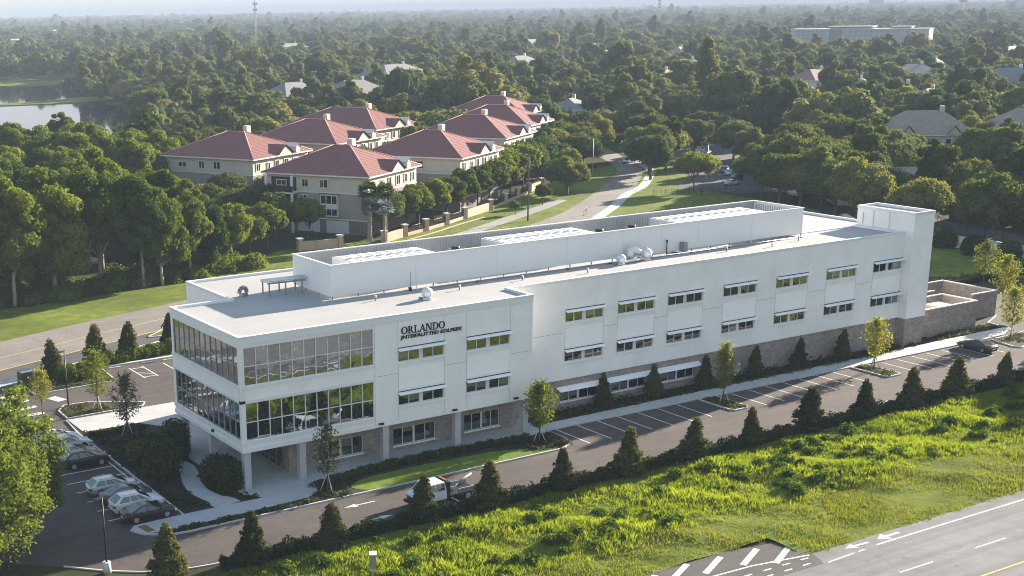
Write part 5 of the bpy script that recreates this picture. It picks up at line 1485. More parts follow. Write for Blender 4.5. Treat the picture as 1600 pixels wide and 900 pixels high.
def tow_truck(x, y, rz):
    t = empty('tow_truck', (x, y, Z2), rz, 'white crew-cab tow truck with a black bed stopped on the drive', 'truck')
    PW, BK = PAINT['white'], M['black_metal']
    mb = MB()
    prof = [(.35, .55), (.35, 1.15), (.95, 1.32), (1.55, 2.02), (3.30, 2.06), (3.42, 1.2), (3.42, .55)]
    prof = [(3.42 - (px - .35), pz) for px, pz in prof]
    hw = 1.0
    for i in range(len(prof)):
        a, b = prof[i], prof[(i + 1) % len(prof)]
        wa = hw if a[1] < 1.4 else hw * .84; wb_ = hw if b[1] < 1.4 else hw * .84
        mb.face([(a[0], -wa, a[1]), (b[0], -wb_, b[1]), (b[0], wb_, b[1]), (a[0], wa, a[1])])
    for s in (-1, 1): mb.face([(p[0], s * (hw if p[1] < 1.4 else hw * .84), p[1]) for p in prof])
    mb.build('cab', PW, t)
    gl = M['car_glass']
    X = lambda v: 3.42 - (v - .35)
    MB().face([(X(.98) + .015, -.86, 1.36), (X(.98) + .015, .86, 1.36), (X(1.52) + .02, .78, 1.98), (X(1.52) + .02, -.78, 1.98)]).build('windscreen', gl, t)
    for s in (-1, 1):
        for a, b in ((1.35, 2.25), (2.35, 3.2)):
            a2 = max(a, 1.62)
            MB().face([(X(a), s * 1.0 + s * .0, 1.42), (X(b), s * 1.0, 1.42), (X(b), s * .865, 1.96), (X(a2), s * .865, 1.96)]).build('side_window', gl, t)
        MB().box(3.30, s * .78 - .16, .85, 3.46, s * .78 + .16, 1.05).build('headlight', M['headlight'], t)
        MB().box(2.25, s * 1.16 - .12, 1.30, 2.40, s * 1.16 + .12, 1.62).build('mirror', BK, t)
    MB().box(3.43, -.6, .62, 3.48, .6, 1.0).build('grille', BK, t)
    MB().box(3.40, -1.0, .38, 3.62, 1.0, .60).build('bumper', BK, t)
    MB().box(-3.0, -1.02, .62, .32, 1.02, .80).build('bed', BK, t)
    for s in (-1, 1):
        MB().box(-2.9, s * .93 - .08, .80, -.9, s * .93 + .08, 1.22).build('side_box', M['grey_metal'], t)
        MB().box(-3.06, s * .8 - .12, .66, -2.98, s * .8 + .12, .80).build('taillight', M['taillight'], t)
    MB().box(.0, -1.0, .80, .30, 1.0, 2.05).build('headboard', BK, t)
    MB().box(.05, -.5, 2.05, .22, .5, 2.14).build('light_bar', M['amber'], t)
    MB().tube((-.3, 0, 1.0), (-2.9, 0, 2.0), .12, .10).tube((-.3, -.4, .8), (-1.6, 0, 1.5), .06).tube((-.3, .4, .8), (-1.6, 0, 1.5), .06).build('boom', M['grey_metal'], t)
    MB().tube((-.7, -.35, 1.05), (-.7, .35, 1.05), .22, .22, 14).build('winch_drum', M['chrome'], t)
    MB().box(-3.6, -.75, .45, -3.0, .75, .58).build('wheel_lift', M['grey_metal'], t)
    wm, rm, am = wheel_meshes(.42)
    for xx in (2.45, -1.9):
        for s in (-1, 1):
            w_ = put('wheel', wm, t, (xx, s * .92, .42)); put('rim', rm, w_); put('wheel_arch', am, t, (xx, s * .90, .46))
    return t
tow_truck(14.0, -11.5, R(180))

# ================================================================== STREET FURNITURE
def lamp_post(x, y, h, label, arm=True, base=True):
    t = empty('lamp_post', (x, y, 0), R(200), label, 'lamp post')
    if base: MB().tube((0, 0, 0), (0, 0, .95), .32, .32, 14).build('concrete_base', M['kerb'], t)
    MB().tube((0, 0, .95 if base else 0), (0, 0, h), .085, .06, 10).build('pole', M['black_metal'], t)
    if arm: MB().box(-.1, -.06, h, .7, .06, h + .08).box(.3, -.16, h - .06, .85, .16, h - .001).build('lamp_head', M['black_metal'], t)
lamp_post(-16.9, -10.6, 6.3, 'black lamp post on a pale concrete base at the curve of the drive')
lamp_post(-4.6, 35.8, 6.4, 'black lamp post in the rear lot beside the feathery young tree', True, False)
t = empty('marker_post', (-0.7, -24.0, float(bank_z(np.array(-.7), np.array(-24.0)))), R(60), 'grey boxed marker post with a white cap in the tall grass', 'post')
MB().tube((0, 0, 0), (0, 0, 2.2), .07, .07, 10).build('pole', M['grey_metal'], t)
MB().box(-.30, -.22, 1.5, .30, .22, 2.6).build('box', M['grey_metal'], t); MB().box(-.36, -.28, 2.601, .36, .28, 2.68).build('cap', M['white_metal'], t)
t = empty('utility_pole', (117.5, 113.6, 0), 0, 'tall thin brown pole on the grass beside the street', 'pole')
MB().tube((0, 0, 0), (0, 0, 13.4), .17, .10, 10).build('pole', M['bark'], t)
MB().tube((0, 0, 13.2), (-1.4, .6, 13.5), .05, .05).build('arm', M['grey_metal'], t); MB().box(-1.9, .5, 13.42, -1.3, .75, 13.56).build('lamp_head', M['grey_metal'], t)
for i, (x, y, h) in enumerate(((178.5, 167, 9), (192.5, 140.5, 8.5), (205.5, 214, 9))):
    t = empty('street_lamp', (x, y, 0), R(-50), ('pale street lamp at the bend beside the broad clipped bush', 'slim pole lamp between the oaks by the far sidewalk', 'pale street lamp where the street leaves the villas')[i], 'street lamp')
    MB().tube((0, 0, 0), (0, 0, h), .10, .06, 8).build('pole', M['white_metal'], t); MB().box(-.1, -.08, h, 1.1, .08, h + .1).build('lamp_head', M['grey_metal'], t)
t = empty('transformer_box', (186.2, 65.6, 0), R(20), 'dark green transformer cabinets behind the boundary wall', 'cabinet')
MB().box(-.9, -.8, 0, .1, .8, 2.0).build('cabinet', M['dark_box'], t); MB().box(.2, -.7, 0, 1.3, .7, 1.6).build('cabinet', M['dark_box'], t); MB().tube((-.5, 0, 2.0), (-.5, 0, 2.9), .12).build('stack', M['dark_box'], t)
t = empty('bin_cabinet', (-6.1, 46.6, 0), R(10), 'dark grey cabinet at the corner of the rear lot bed', 'cabinet')
MB().box(-.7, -.7, 0, .7, .7, 1.9).build('cabinet', M['dark_box'], t); MB().box(-.75, -.75, 1.9, .75, .75, 2.0).build('lid', M['grey_metal'], t)
t = empty('bike_rack', (131.0, 112.2, 0), R(35), 'looped metal rack on the verge at the near end of the street', 'rack')
for k in range(2):
    pts = [(k * 1.1 + .6 * math.cos(R(a)) * 1.1, 0, .05 + 1.5 * math.sin(R(a))) for a in range(0, 181, 20)]
    MB().path(pts, [.05] * len(pts), 6).build('hoop', M['grey_metal'], t)
t = empty('fire_hydrant', (115.7, 9.4, .02), 0, 'small pale hydrant and bollard beside the refuse enclosure', 'hydrant')
MB().tube((0, 0, 0), (0, 0, .8), .14, .12, 10).tube((0, 0, .8), (0, 0, .98), .16, .05, 10).build('barrel', M['leaf_young'] if False else M['yellow'], t); MB().tube((-.22, 0, .55), (.22, 0, .55), .07).build('nozzle', M['yellow'], t)

# white boundary wall right of the building
bw_ = empty('boundary_wall', (158.6, 10, 0), 0, 'long white rendered boundary wall beyond the right-hand lawn', 'wall')
MB().box(0, 0, 0, .35, 56, 2.0).build('wall', M['house_white'], bw_); MB().box(-.06, -.06, 2.001, .41, 56.06, 2.12).build('coping', M['kerb'], bw_)
def fence(pts, label, h=1.5, m='black_metal', sp=2.6, name='fence'):
    t = empty(name, (*pts[0], 0), 0, label, 'fence')
    o = Vector(pts[0])
    mbp = []
    for a, b in zip(pts[:-1], pts[1:]):
        a = Vector(a) - o; b = Vector(b) - o; n = max(1, int((b - a).length / sp))
        for k in range(n):
            p = a.lerp(b, k / n); q = a.lerp(b, (k + 1) / n)
            MB().box(p.x - .05, p.y - .05, 0, p.x + .05, p.y + .05, h + .1).build('post', M[m], t)
            m1 = MB()
            for z in (.15, h - .1): m1.tube((p.x, p.y, z), (q.x, q.y, z), .03, .03, 4)
            for j in range(10):
                r_ = p.lerp(q, j / 10); m1.tube((r_.x, r_.y, .1), (r_.x, r_.y, h), .018, .018, 4, False)
            m1.build('railing', M[m], t)
fence([(160.6, 124.4), (176, 117.6), (177.3, 109), (176.6, 95.5), (170, 80)], 'black metal fence between the lawn and the far lot', 1.7)
fence([(170.5, 44), (172, 56), (178, 66)], 'dark post fence along the lane behind the boundary wall', 2.2, sp=4)

# villa garden wall: posts, peach panels, railings
gw = empty('garden_wall', (87, 112, 0), 0, 'peach garden wall with square posts and dark railings before the villas', 'garden wall')
posts = [(63.2, 109.6), (70.9, 108.4), (80.0, 107.9), (87.1, 112.0), (94, 115.3), (101.5, 119.3), (109, 123.8), (120.2, 130.4), (128.7, 136.8), (136.3, 142.4), (143.5, 147.7), (151.2, 153)]
kinds = ['p', None, 'p', 'r', 'r', 'r', 'p', 'r', 'r', 'r', 'p']
for i, p in enumerate(posts):
    MB().box(p[0] - 87 - .45, p[1] - 112 - .45, 0, p[0] - 87 + .45, p[1] - 112 + .45, 2.15).build('post', M['peach'], gw)
    MB().box(p[0] - 87 - .58, p[1] - 112 - .58, 2.151, p[0] - 87 + .58, p[1] - 112 + .58, 2.35).build('post_cap', M['trim'], gw)
    if i < len(kinds) and kinds[i]:
        a = Vector(p) - Vector((87, 112)); b = Vector(posts[i + 1]) - Vector((87, 112)); d = b - a; L_ = d.length; d.normalize()
        c = (a + b) / 2
        hh = 1.7 if kinds[i] == 'p' else .6
        MB().obox(c, (d.x, d.y), L_ / 2 - .46, .15, 0, hh).build('panel', M['peach'], gw)
        if kinds[i] == 'r':
            m1 = MB()
            n = int(L_ / .3)
            for k in range(2, n - 1):
                q = a.lerp(b, k / n); m1.tube((q.x, q.y, .6), (q.x, q.y, 1.7), .03, .03, 4, False)
            s_ = a + d * .46; e_ = b - d * .46
            m1.tube((s_.x, s_.y, 1.7), (e_.x, e_.y, 1.7), .06, .06, 6)
            m1.build('railing', M['black_metal'], gw)

# ================================================================== VILLAS
UW = unit_pane('pane', M['glass_low'])
def wall_window(par, face, s, z, w, h, arch=False):
    """window proud of a villa wall: face 0 is the x=0 wall, 1 is the y=0 wall (local)"""
    mb = MB(); t = .13
    mb.box(0, -.10, 0, w, 0, t).box(0, -.10, h - t, w, 0, h).box(0, -.10, t, t, 0, h - t).box(w - t, -.10, t, w, 0, h - t).box(w / 2 - .05, -.08, t, w / 2 + .05, 0, h - t)
    loc, rz = ((s, 0, z), 0) if face == 1 else ((0, s + w, z), R(-90))
    o = put('window', mb.mesh('window', M['trim']), par, loc, (0, 0, rz))
    put('pane', UW, o, (t, -.02, t), (0, 0, 0), (w - 2 * t, 1, h - 2 * t))
def villa(near, ang, label, a=20.5, b=22.5, ze=11.4, rise=4.6, detail=False, flip=False):
    t = empty('villa', (near[0], near[1], 0), R(ang), label, 'villa', 'red-roofed villas')
    o = 0.9
    x0, y0, x1, y1 = o, o, o + a, o + b
    # walls in three colour bands
    core = empty('body', (o, o, 0)); core.parent = t
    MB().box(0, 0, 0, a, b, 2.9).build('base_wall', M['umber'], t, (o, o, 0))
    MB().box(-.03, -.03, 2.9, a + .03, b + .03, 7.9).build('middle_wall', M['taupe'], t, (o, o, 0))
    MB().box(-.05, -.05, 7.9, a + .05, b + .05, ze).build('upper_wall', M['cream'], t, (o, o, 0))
    MB().box(-.16, -.16, 2.78, a + .16, b + .16, 3.0).box(-.14, -.14, 7.82, a + .14, b + .14, 7.98).build('string_course', M['trim'], t, (o, o, 0))
    # hip roof with short ridge
    e = -0.0
    ex0, ey0, ex1, ey1 = 0, 0, a + 2 * o, b + 2 * o
    cx = (ex0 + ex1) / 2; rl = max(1.0, (b - a) / 2 + .8)
    r0, r1 = (ey0 + ey1) / 2 - rl, (ey0 + ey1) / 2 + rl
    zr = ze + rise
    E = [(ex0, ey0, ze), (ex1, ey0, ze), (ex1, ey1, ze), (ex0, ey1, ze)]
    A, B_ = (cx, r0, zr), (cx, r1, zr)
    roof = MB().face([E[0], E[1], A]).face([E[1], E[2], B_, A]).face([E[2], E[3], B_]).face([E[3], E[0], A, B_]).build('roof', M['tile'], t)
    MB().box(ex0, ey0, ze - .28, ex1, ey1, ze - .005).build('eave', M['trim'], t)
    mb = MB()
    for p, q in ((E[0], A), (E[1], A), (E[2], B_), (E[3], B_), (A, B_)): mb.tube(p, q, .14, .14, 6)
    mb.build('ridge_cap', M['ridge'], roof)
    # chimney beside the ridge
    ch = MB().box(cx + 1.2, r0 + .2, zr - 1.4, cx + 2.7, r0 + 1.3, zr + 1.15).build('chimney', M['cream'], roof)
    # cross gable over the right-hand face, small white dormer
    gx = a * .58; gw_ = 3.2; gz = ze + 2.1
    rs_ = rise / ((ey0 + ey1) / 2 - 0 - rl)
    depth = (gz - ze) / rs_
    MB().face([(gx - gw_, -.25, ze + .02), (gx, -.25, gz), (gx, depth, gz), (gx - gw_, .02, ze + .02)]).face([(gx + gw_, -.25, ze + .02), (gx, -.25, gz), (gx, depth, gz), (gx + gw_, .02, ze + .02)]).build('gable_roof', M['tile'], roof)
    MB().face([(gx - gw_ + .3, -.02, ze - .2), (gx + gw_ - .3, -.02, ze - .2), (gx, -.02, gz - .2)]).build('gable_wall', M['cream'], roof)
    dx = a * .80
    MB().prism([(dx - .7, -.1), (dx + .7, -.1), (dx + .7, 2.2), (dx - .7, 2.2)], ze, ze + 1.3).face([(dx - .95, -.3, ze + 1.25), (dx, -.3, ze + 2.1), (dx, 3.0, ze + 2.1), (dx - .95, 2.4, ze + 1.25)]).face([(dx + .95, -.3, ze + 1.25), (dx, -.3, ze + 2.1), (dx, 3.0, ze + 2.1), (dx + .95, 2.4, ze + 1.25)]).face([(dx - .9, -.11, ze + 1.25), (dx + .9, -.11, ze + 1.25), (dx, -.11, ze + 2.0)]).build('dormer', M['trim'], roof)
    wp = t
    base = put('facade_frame', MB().box(-.08, -.08, 11.0, a + .08, -.051, ze - .29).mesh('facade_frame', M['trim']), t, (o, o, 0))
    def W(face, s, z, w, h):
        wall_window_at(t, face, o + s, z, w, h, o)
    for s, z, w, h in ((1.0, 8.6, 1.6, 1.7), (5.0, 8.5, 1.3, 1.7), (8.0, 8.5, 1.6, 1.9), (11.5, 8.4, 1.8, 2.0), (15.0, 8.5, 1.5, 1.8), (18.0, 8.5, 1.4, 1.8),
                       (2.0, 4.6, 1.4, 2.0), (6.0, 4.6, 1.4, 2.0), (11.2, 4.4, 2.0, 2.2), (17, 4.6, 1.5, 2.0)): W(1, s, z, w, h)
    for s, z, w, h in ((8.6, 8.8, 2.0, 1.7), (13.0, 8.8, 1.6, 1.7), (18.0, 8.9, 2.4, 1.2)): W(0, s, z, w, h)
    if detail:
        for s, z, w, h in ((13.4, 5.6, 1.7, 1.8), (13.2, 3.4, 1.3, 1.2)): W(0, s, z, w, h)
        bay = MB().box(-.55, 6.4, 3.4, -.06, 10.2, 7.7).build('bay_window', M['trim'], t, (o, o, 0))
        for k in range(3):
            for z, h in ((3.65, 1.2), (5.9, 1.5)):
                put('pane', UW, bay, (-.565, 6.55 + k * 1.22 + 1.05, z), (0, 0, R(-90)), (1.05, 1, h))
        MB().box(-.8, 6.2, 7.71, -.06, 10.4, 7.85).build('bay_roof', M['tile'], t, (o, o, 0))
        for k in range(2): MB().box(-.06, 4.2 + k * 6.5, .2, -.002, 9.2 + k * 6.5, 2.6).build('garage_door', M['garage'], t, (o, o, 0))
        bal = MB().box(-2.2, 15.4, 7.6, -.06, 21.8, 7.9).box(-2.2, 15.4, 4.2, -.06, 21.8, 4.45).build('balcony', M['trim'], t, (o, o, 0))
        MB().box(-2.2, 15.4, 7.901, -2.1, 21.8, 9.1).box(-2.2, 15.4, 4.451, -2.1, 21.8, 5.5).build('railing', M['black_metal'], bal)
        for y in (15.5, 21.4): MB().box(-2.15, y, 0, -1.75, y + .4, 11.1).build('post', M['trim'], bal)
        MB().box(-.10, 15.8, 7.95, -.055, 21.5, 10.6).box(-.10, 15.8, 4.5, -.055, 21.5, 7.2).build('recess_shade_panel', M['black_metal'], t, (o, o, 0))  # flat black panels painted as the shade of a recess behind the balcony
    bpy.data.objects.remove(core)
    return t
def wall_window_at(par, face, s, z, w, h, o):
    mb = MB(); t = .13
    mb.box(0, -.12, 0, w, 0, t).box(0, -.12, h - t, w, 0, h).box(0, -.12, t, t, 0, h - t).box(w - t, -.12, t, w, 0, h - t).box(w / 2 - .05, -.10, t, w / 2 + .05, 0, h - t)
    loc, rz = ((s, o - .06, z), 0) if face == 1 else ((o - .06, s + w, z), R(-90))
    ob_ = put('window', mb.mesh('window', M['trim']), par, loc, (0, 0, rz))
    put('pane', UW, ob_, (t, -.03, t), (0, 0, 0), (w - 2 * t, 1, h - 2 * t))
def vpos(x, y): return (-48.03 + (x + 48.03) * 1.02, -104.87 + (y + 104.87) * 1.02)
VILLAS = []
for near, ang, lb, a, b, det in (((78.55, 110.5), 31, 'nearest red-roofed villa with a corner balcony and bay window', 20.5, 22.5, True), ((74.8, 151.8), 28, 'leftmost red-roofed villa beside the wood', 21, 24, False), ((104.6, 169.5), 28, 'red-roofed villa directly behind the leftmost one', 21, 25, False),
        ((130.9, 195.7), 26, 'farthest red-roofed villa of the left row, below the grey roofs', 20, 30, False), ((110, 126.2), 31, 'red-roofed villa second along the garden wall', 20.5, 23, False), ((142.4, 155.3), 33, 'red-roofed villa third along the garden wall, its corner behind street trees', 20, 24, False),
        ((166.8, 179), 34, 'red-roofed villa fourth in the right row', 20, 24, False), ((188.7, 210.7), 34, 'farthest red-roofed villa at the end of the right row', 20, 24, False)):
    p = vpos(*near)
    villa(p, ang, lb, a, b, detail=det)
    u_ = Vector((math.cos(R(ang)), math.sin(R(ang)))); v_ = Vector((-u_.y, u_.x))
    c = Vector(p) + u_ * (a / 2 + 1) + v_ * (b / 2 + 1)
    VILLAS.append((c.x, c.y, max(a, b) / 2 + 2.5))

# ================================================================== HOUSES AND FAR BUILDINGS
HOUSES = []
def house(x, y, rz, a, b, h, rise, roofm, wallm, label, gable=False, dorm=0):
    t = empty('house', (x, y, 0), R(rz), label, 'house', 'houses among the trees')
    if a != 44 and a != 30: h += 2.6
    MB().box(-a / 2, -b / 2, 0, a / 2, b / 2, h).build('wall', M[wallm], t)
    o = .6; A0, B0 = a / 2 + o, b / 2 + o
    ins = 0 if gable else B0
    rf = MB()
    rr = A0 - ins if not gable else A0
    rr = max(rr, .6)
    E = [(-A0, -B0, h), (A0, -B0, h), (A0, B0, h), (-A0, B0, h)]; P, Q = (-rr, 0, h + rise), (rr, 0, h + rise)
    rf.face([E[0], E[1], Q, P]).face([E[2], E[3], P, Q]).face([E[1], E[2], Q]).face([E[3], E[0], P])
    ro = rf.build('roof', M[roofm], t)
    MB().box(-A0, -B0, h - .2, A0, B0, h - .004).build('eave', M['trim'], t)
    MB().box(a * .18, -.5, h + rise * .5, a * .18 + 1, .5, h + rise + 1.1).build('chimney', M[wallm], ro)
    n = max(2, int(a / 4))
    for k in range(n):
        xx = -a / 2 + (k + .5) * a / n - .7
        w_ = MB().box(xx, -b / 2 - .07, h - 2.3, xx + 1.4, -b / 2 - .002, h - .9).build('window', M['trim'], t)
        put('pane', UW, w_, (xx + .1, -b / 2 - .075, h - 2.2), (0, 0, 0), (1.2, 1, 1.2))
    for k in range(2):
        yy = -b / 2 + (k + .5) * b / 2 - .7
        w_ = MB().box(-a / 2 - .07, yy, h - 2.3, -a / 2 - .002, yy + 1.4, h - .9).build('window', M['trim'], t)
        put('pane', UW, w_, (-a / 2 - .075, yy + 1.3, h - 2.2), (0, 0, R(-90)), (1.2, 1, 1.2))
    for k in range(dorm):
        xx = -a / 2 + (k + .5) * a / dorm
        MB().face([(xx - 2, -B0 - .4, h), (xx, -B0 - .4, h + 2.4), (xx, 0, h + 2.4), (xx - 2, -B0 + .6, h)]).face([(xx + 2, -B0 - .4, h), (xx, -B0 - .4, h + 2.4), (xx, 0, h + 2.4), (xx + 2, -B0 + .6, h)]).build('gable_roof', M[roofm], ro)
        MB().face([(xx - 1.7, -B0 - .1, h - .1), (xx + 1.7, -B0 - .1, h - .1), (xx, -B0 - .1, h + 2.0)]).build('gable_wall', M[wallm], ro)
    HOUSES.append((x, y, max(a, b) * .48))
    if a in (34, 26, 22): HOUSES.append((x - 9, y - 12, max(a, b) * .42))
for args in ((305, 470, 20, 34, 18, 8.5, 4.5, 'shingle_grey', 'house_wall', 'large grey hip-roofed house behind the farthest left villa'),
             (222, 366, 15, 26, 16, 7.5, 5, 'shingle_grey', 'house_white', 'grey-roofed house with a pale gable just behind the villas'),
             (205, 385, 20, 24, 15, 7, 4.5, 'shingle_grey', 'house_wall', 'dark grey-roofed house left of the pale-gabled one'),
             (300, 396, 25, 28, 16, 6.5, 4.5, 'shingle_pale', 'house_white', 'pale-roofed white house behind the right villa row'),
             (252, 268, 35, 18, 13, 5, 3.5, 'shingle_grey', 'house_wall', 'grey-roofed house at the end of the visible street'),
             (290, 203, 30, 16, 12, 6, 4, 'shingle_pink', 'house_wall', 'pink-roofed house among the oaks beyond the far lot'),
             (312, 228, 30, 16, 12, 7.5, 3, 'shingle_pale', 'house_white', 'pale flat-looking house above the pink-roofed one'),
             (404, 297, 10, 22, 14, 8, 4, 'shingle_pink', 'house_white', 'white house with a pinkish roof deep in the right canopy'),
             (374, 248, 40, 14, 11, 8.5, 2.5, 'shingle_pale', 'house_white', 'small white roof peeking from the middle of the right canopy'),
             (440, 233, -20, 24, 15, 8, 5, 'shingle_grey', 'house_white', 'grey-roofed house at the right frame edge, far row'),
             (360, 342, 20, 24, 14, 8, 4, 'shingle_brown', 'house_wall', 'brown-roofed house with a white chimney above the umbrella oaks'),
             (418, 520, 25, 26, 14, 8.5, 4, 'shingle_grey', 'house_white', 'grey house with a white end right of the villas'),
             (530, 595, 20, 26, 16, 9, 5, 'shingle_pale', 'house_white', 'pale house high in the centre canopy'),
             (730, 438, 10, 60, 16, 8, 2, 'shingle_pale', 'house_white', 'long low white roof at the right edge below the pale institution'),
             (560, 545, 30, 18, 12, 9, 4, 'shingle_brown', 'house_wall', 'small brown house beside the pale centre house'),
             (640, 800, 10, 34, 18, 10, 3, 'shingle_pale', 'house_white', 'white-roofed building far behind the villas'),
             (470, 900, 10, 26, 14, 10, 3, 'shingle_pale', 'house_white', 'white-roofed building far up the left canopy')):
    house(*args)
for i, (x, y, rz, a, roofm) in enumerate(((332, 186, 20, 18, 'shingle_brown'), (352, 214, -30, 17, 'shingle_pale'), (392, 332, 15, 20, 'shingle_brown'), (472, 302, -15, 20, 'shingle_pale'), (336, 272, 30, 16, 'shingle_grey'), (452, 424, 0, 21, 'shingle_pale'), (524, 332, 25, 23, 'shingle_brown'), (566, 442, -20, 24, 'shingle_grey'))):
    house(x, y, rz, a, 12, 7.4, 4.2, roofm, 'house_white' if i % 2 else 'house_wall', '%s roof glimpsed in the right canopy, counted from the far lot towards the skyline' % ordw(i + 1))
    HOUSES.append((x - 7, y - 8, a * .42))
house(246, 121, -34, 22, 13, 7.0, 5.5, 'shingle_brown', 'house_wall', 'brown-roofed house with gables, left of the two near the right frame edge', False, 2)
house(266, 104, -25, 24, 14, 7.6, 5.5, 'shingle_brown', 'house_wall', 'brown-roofed house with gables at the right frame edge', False, 2)
house(198, 88, -34, 30, 11, 4.2, 3.2, 'shingle_brown', 'tan_wall', 'tan gabled building behind the stair tower', False, 3)

# pale institution on the skyline
hb_ = empty('institution', (771, 584, 0), R(-63), 'long pale institutional building on the skyline with a dark recessed bay', 'building')
hb_.scale = (1.26, 1.26, .85)
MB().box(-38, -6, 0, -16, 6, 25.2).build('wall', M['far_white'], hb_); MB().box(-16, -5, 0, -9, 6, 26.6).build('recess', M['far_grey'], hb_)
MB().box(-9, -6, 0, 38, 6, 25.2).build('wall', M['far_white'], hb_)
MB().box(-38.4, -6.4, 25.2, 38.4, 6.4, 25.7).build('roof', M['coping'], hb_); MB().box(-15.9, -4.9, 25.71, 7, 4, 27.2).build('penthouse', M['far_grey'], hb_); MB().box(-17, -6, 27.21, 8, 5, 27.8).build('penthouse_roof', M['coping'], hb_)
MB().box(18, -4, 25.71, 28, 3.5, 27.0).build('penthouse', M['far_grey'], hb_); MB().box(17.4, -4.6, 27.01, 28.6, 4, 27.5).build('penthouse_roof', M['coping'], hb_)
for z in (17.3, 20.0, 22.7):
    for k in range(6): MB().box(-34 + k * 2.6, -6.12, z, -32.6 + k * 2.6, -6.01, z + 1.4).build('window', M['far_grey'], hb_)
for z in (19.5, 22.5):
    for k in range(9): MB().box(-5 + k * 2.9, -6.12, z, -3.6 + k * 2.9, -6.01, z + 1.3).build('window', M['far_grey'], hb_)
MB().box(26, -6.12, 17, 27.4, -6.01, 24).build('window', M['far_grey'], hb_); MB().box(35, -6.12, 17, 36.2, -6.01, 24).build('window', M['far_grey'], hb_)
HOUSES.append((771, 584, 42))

def mast(x, y, h, w, label, dark='grey_metal'):
    t = empty('radio_mast', (x, y, 0), 0, label, 'mast')
    mb = MB()
    for k in range(3):
        a = k * 2.094; mb.tube((w * math.cos(a), w * math.sin(a), 0), (w * .4 * math.cos(a), w * .4 * math.sin(a), h), w * .16, w * .1, 5)
    n = int(h / (w * 2.2))
    for i in range(n):
        z0, z1 = h * i / n, h * (i + 1) / n
        for k in range(3):
            a, b = k * 2.094, (k + 1) * 2.094; f0 = 1 - .6 * z0 / h; f1 = 1 - .6 * z1 / h
            mb.tube((w * f0 * math.cos(a), w * f0 * math.sin(a), z0), (w * f1 * math.cos(b), w * f1 * math.sin(b), z1), w * .07, w * .07, 4, False)
    mb.build('lattice', M[dark], t)
    m2 = MB()
    for z in (h * .72, h * .82, h * .92):
        for k in range(6):
            a = k * 1.047; m2.box(w * 1.3 * math.cos(a) - .3, w * 1.3 * math.sin(a) - .3, z, w * 1.3 * math.cos(a) + .3, w * 1.3 * math.sin(a) + .3, z + 2.2)
    m2.build('antenna', M[dark], t)
mast(549, 1126, 57, 1.5, 'tall lattice radio mast on the skyline left of centre')
mast(1455, 1550, 48, 1.6, 'slim radio mast on the skyline right of centre', 'far_grey')
mast(1211, 976, 36, 1.0, 'thin mast rising beside the pale institution', 'far_grey')
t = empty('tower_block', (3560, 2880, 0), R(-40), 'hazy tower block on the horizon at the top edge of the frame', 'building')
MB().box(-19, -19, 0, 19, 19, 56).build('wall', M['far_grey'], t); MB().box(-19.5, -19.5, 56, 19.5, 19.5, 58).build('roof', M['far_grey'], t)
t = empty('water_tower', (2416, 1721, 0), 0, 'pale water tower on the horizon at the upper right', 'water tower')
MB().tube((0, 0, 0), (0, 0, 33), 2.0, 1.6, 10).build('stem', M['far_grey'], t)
mb = MB()
for i in range(6):
    a0, a1 = R(-80 + i * 28), R(-80 + (i + 1) * 28)
    mb.tube((0, 0, 38 + 5 * math.sin(a0)), (0, 0, 38 + 5 * math.sin(a1)), 9 * math.cos(a0), 9 * max(.05, math.cos(a1)), 16, False)
mb.build('tank', M['far_grey'], t)
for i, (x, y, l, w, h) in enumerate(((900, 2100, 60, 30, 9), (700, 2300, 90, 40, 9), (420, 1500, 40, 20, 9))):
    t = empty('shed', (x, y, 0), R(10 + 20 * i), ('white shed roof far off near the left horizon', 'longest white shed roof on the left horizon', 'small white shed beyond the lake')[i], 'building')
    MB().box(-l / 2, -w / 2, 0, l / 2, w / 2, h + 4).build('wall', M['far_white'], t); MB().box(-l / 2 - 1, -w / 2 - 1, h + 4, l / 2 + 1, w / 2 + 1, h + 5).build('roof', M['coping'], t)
    HOUSES.append((x, y, l * .6))

# ================================================================== PALMS AND PLACED TREES
def palm(x, y, h, m, label, seed, R0=1.9):
    rg = np.random.default_rng(seed)
    t = empty('palm_tree', (x, y, 0), rg.uniform(0, 6), label, 'palm tree')
    MB().path([(0, 0, -.05), (.1, 0, h * .5), (0, .1, h)], [.28, .22, .24], 8).build('trunk', M['bark_pale'], t)
    V = []
    for k in range(30):
        a = k * 2.4; el = -0.5 + 1.6 * (k / 30)
        d = Vector((math.cos(a) * math.cos(el), math.sin(a) * math.cos(el), math.sin(el)))
        s = Vector((-math.sin(a), math.cos(a), 0)); up = d.cross(s)
        b = Vector((0, 0, h)) + d * R0 * .45
        for j in range(9):
            q = R(-70 + j * 17.5)
            e = b + (d * math.cos(q) + s * math.sin(q)) * R0 * .72 - Vector((0, 0, .18 * R0 * abs(math.sin(q))))
            w = s * math.cos(q) * .09 - d * math.sin(q) * .09
            mid = b.lerp(e, .55)
            V.append([b, mid - w * R0, e, mid + w * R0])
    V = np.array([[p[:] for p in q] for q in V])
    put('fronds', quads_mesh('fronds', V, m), t)
palm(77.6, 108.6, 6.9, M['palm_silver'], 'silver fan palm at the corner of the nearest villa, left of the pair', 1, 2.0)
palm(79.6, 107.0, 6.6, M['palm_silver'], 'silver fan palm at the nearest villa, right of the pair', 2, 1.9)
palm(78.6, 111.2, 9.4, M['palm_green'], 'tall green fan palm standing over the silver pair', 3, 2.1)
palm(81.6, 110.0, 9.2, M['palm_green'], 'tall green fan palm right of the silver pair, nearest the garden wall', 4, 2.0)
palm(62.5, 141, 6.5, M['palm_green'], 'small palm between the wood and the nearest villa', 5, 1.8)

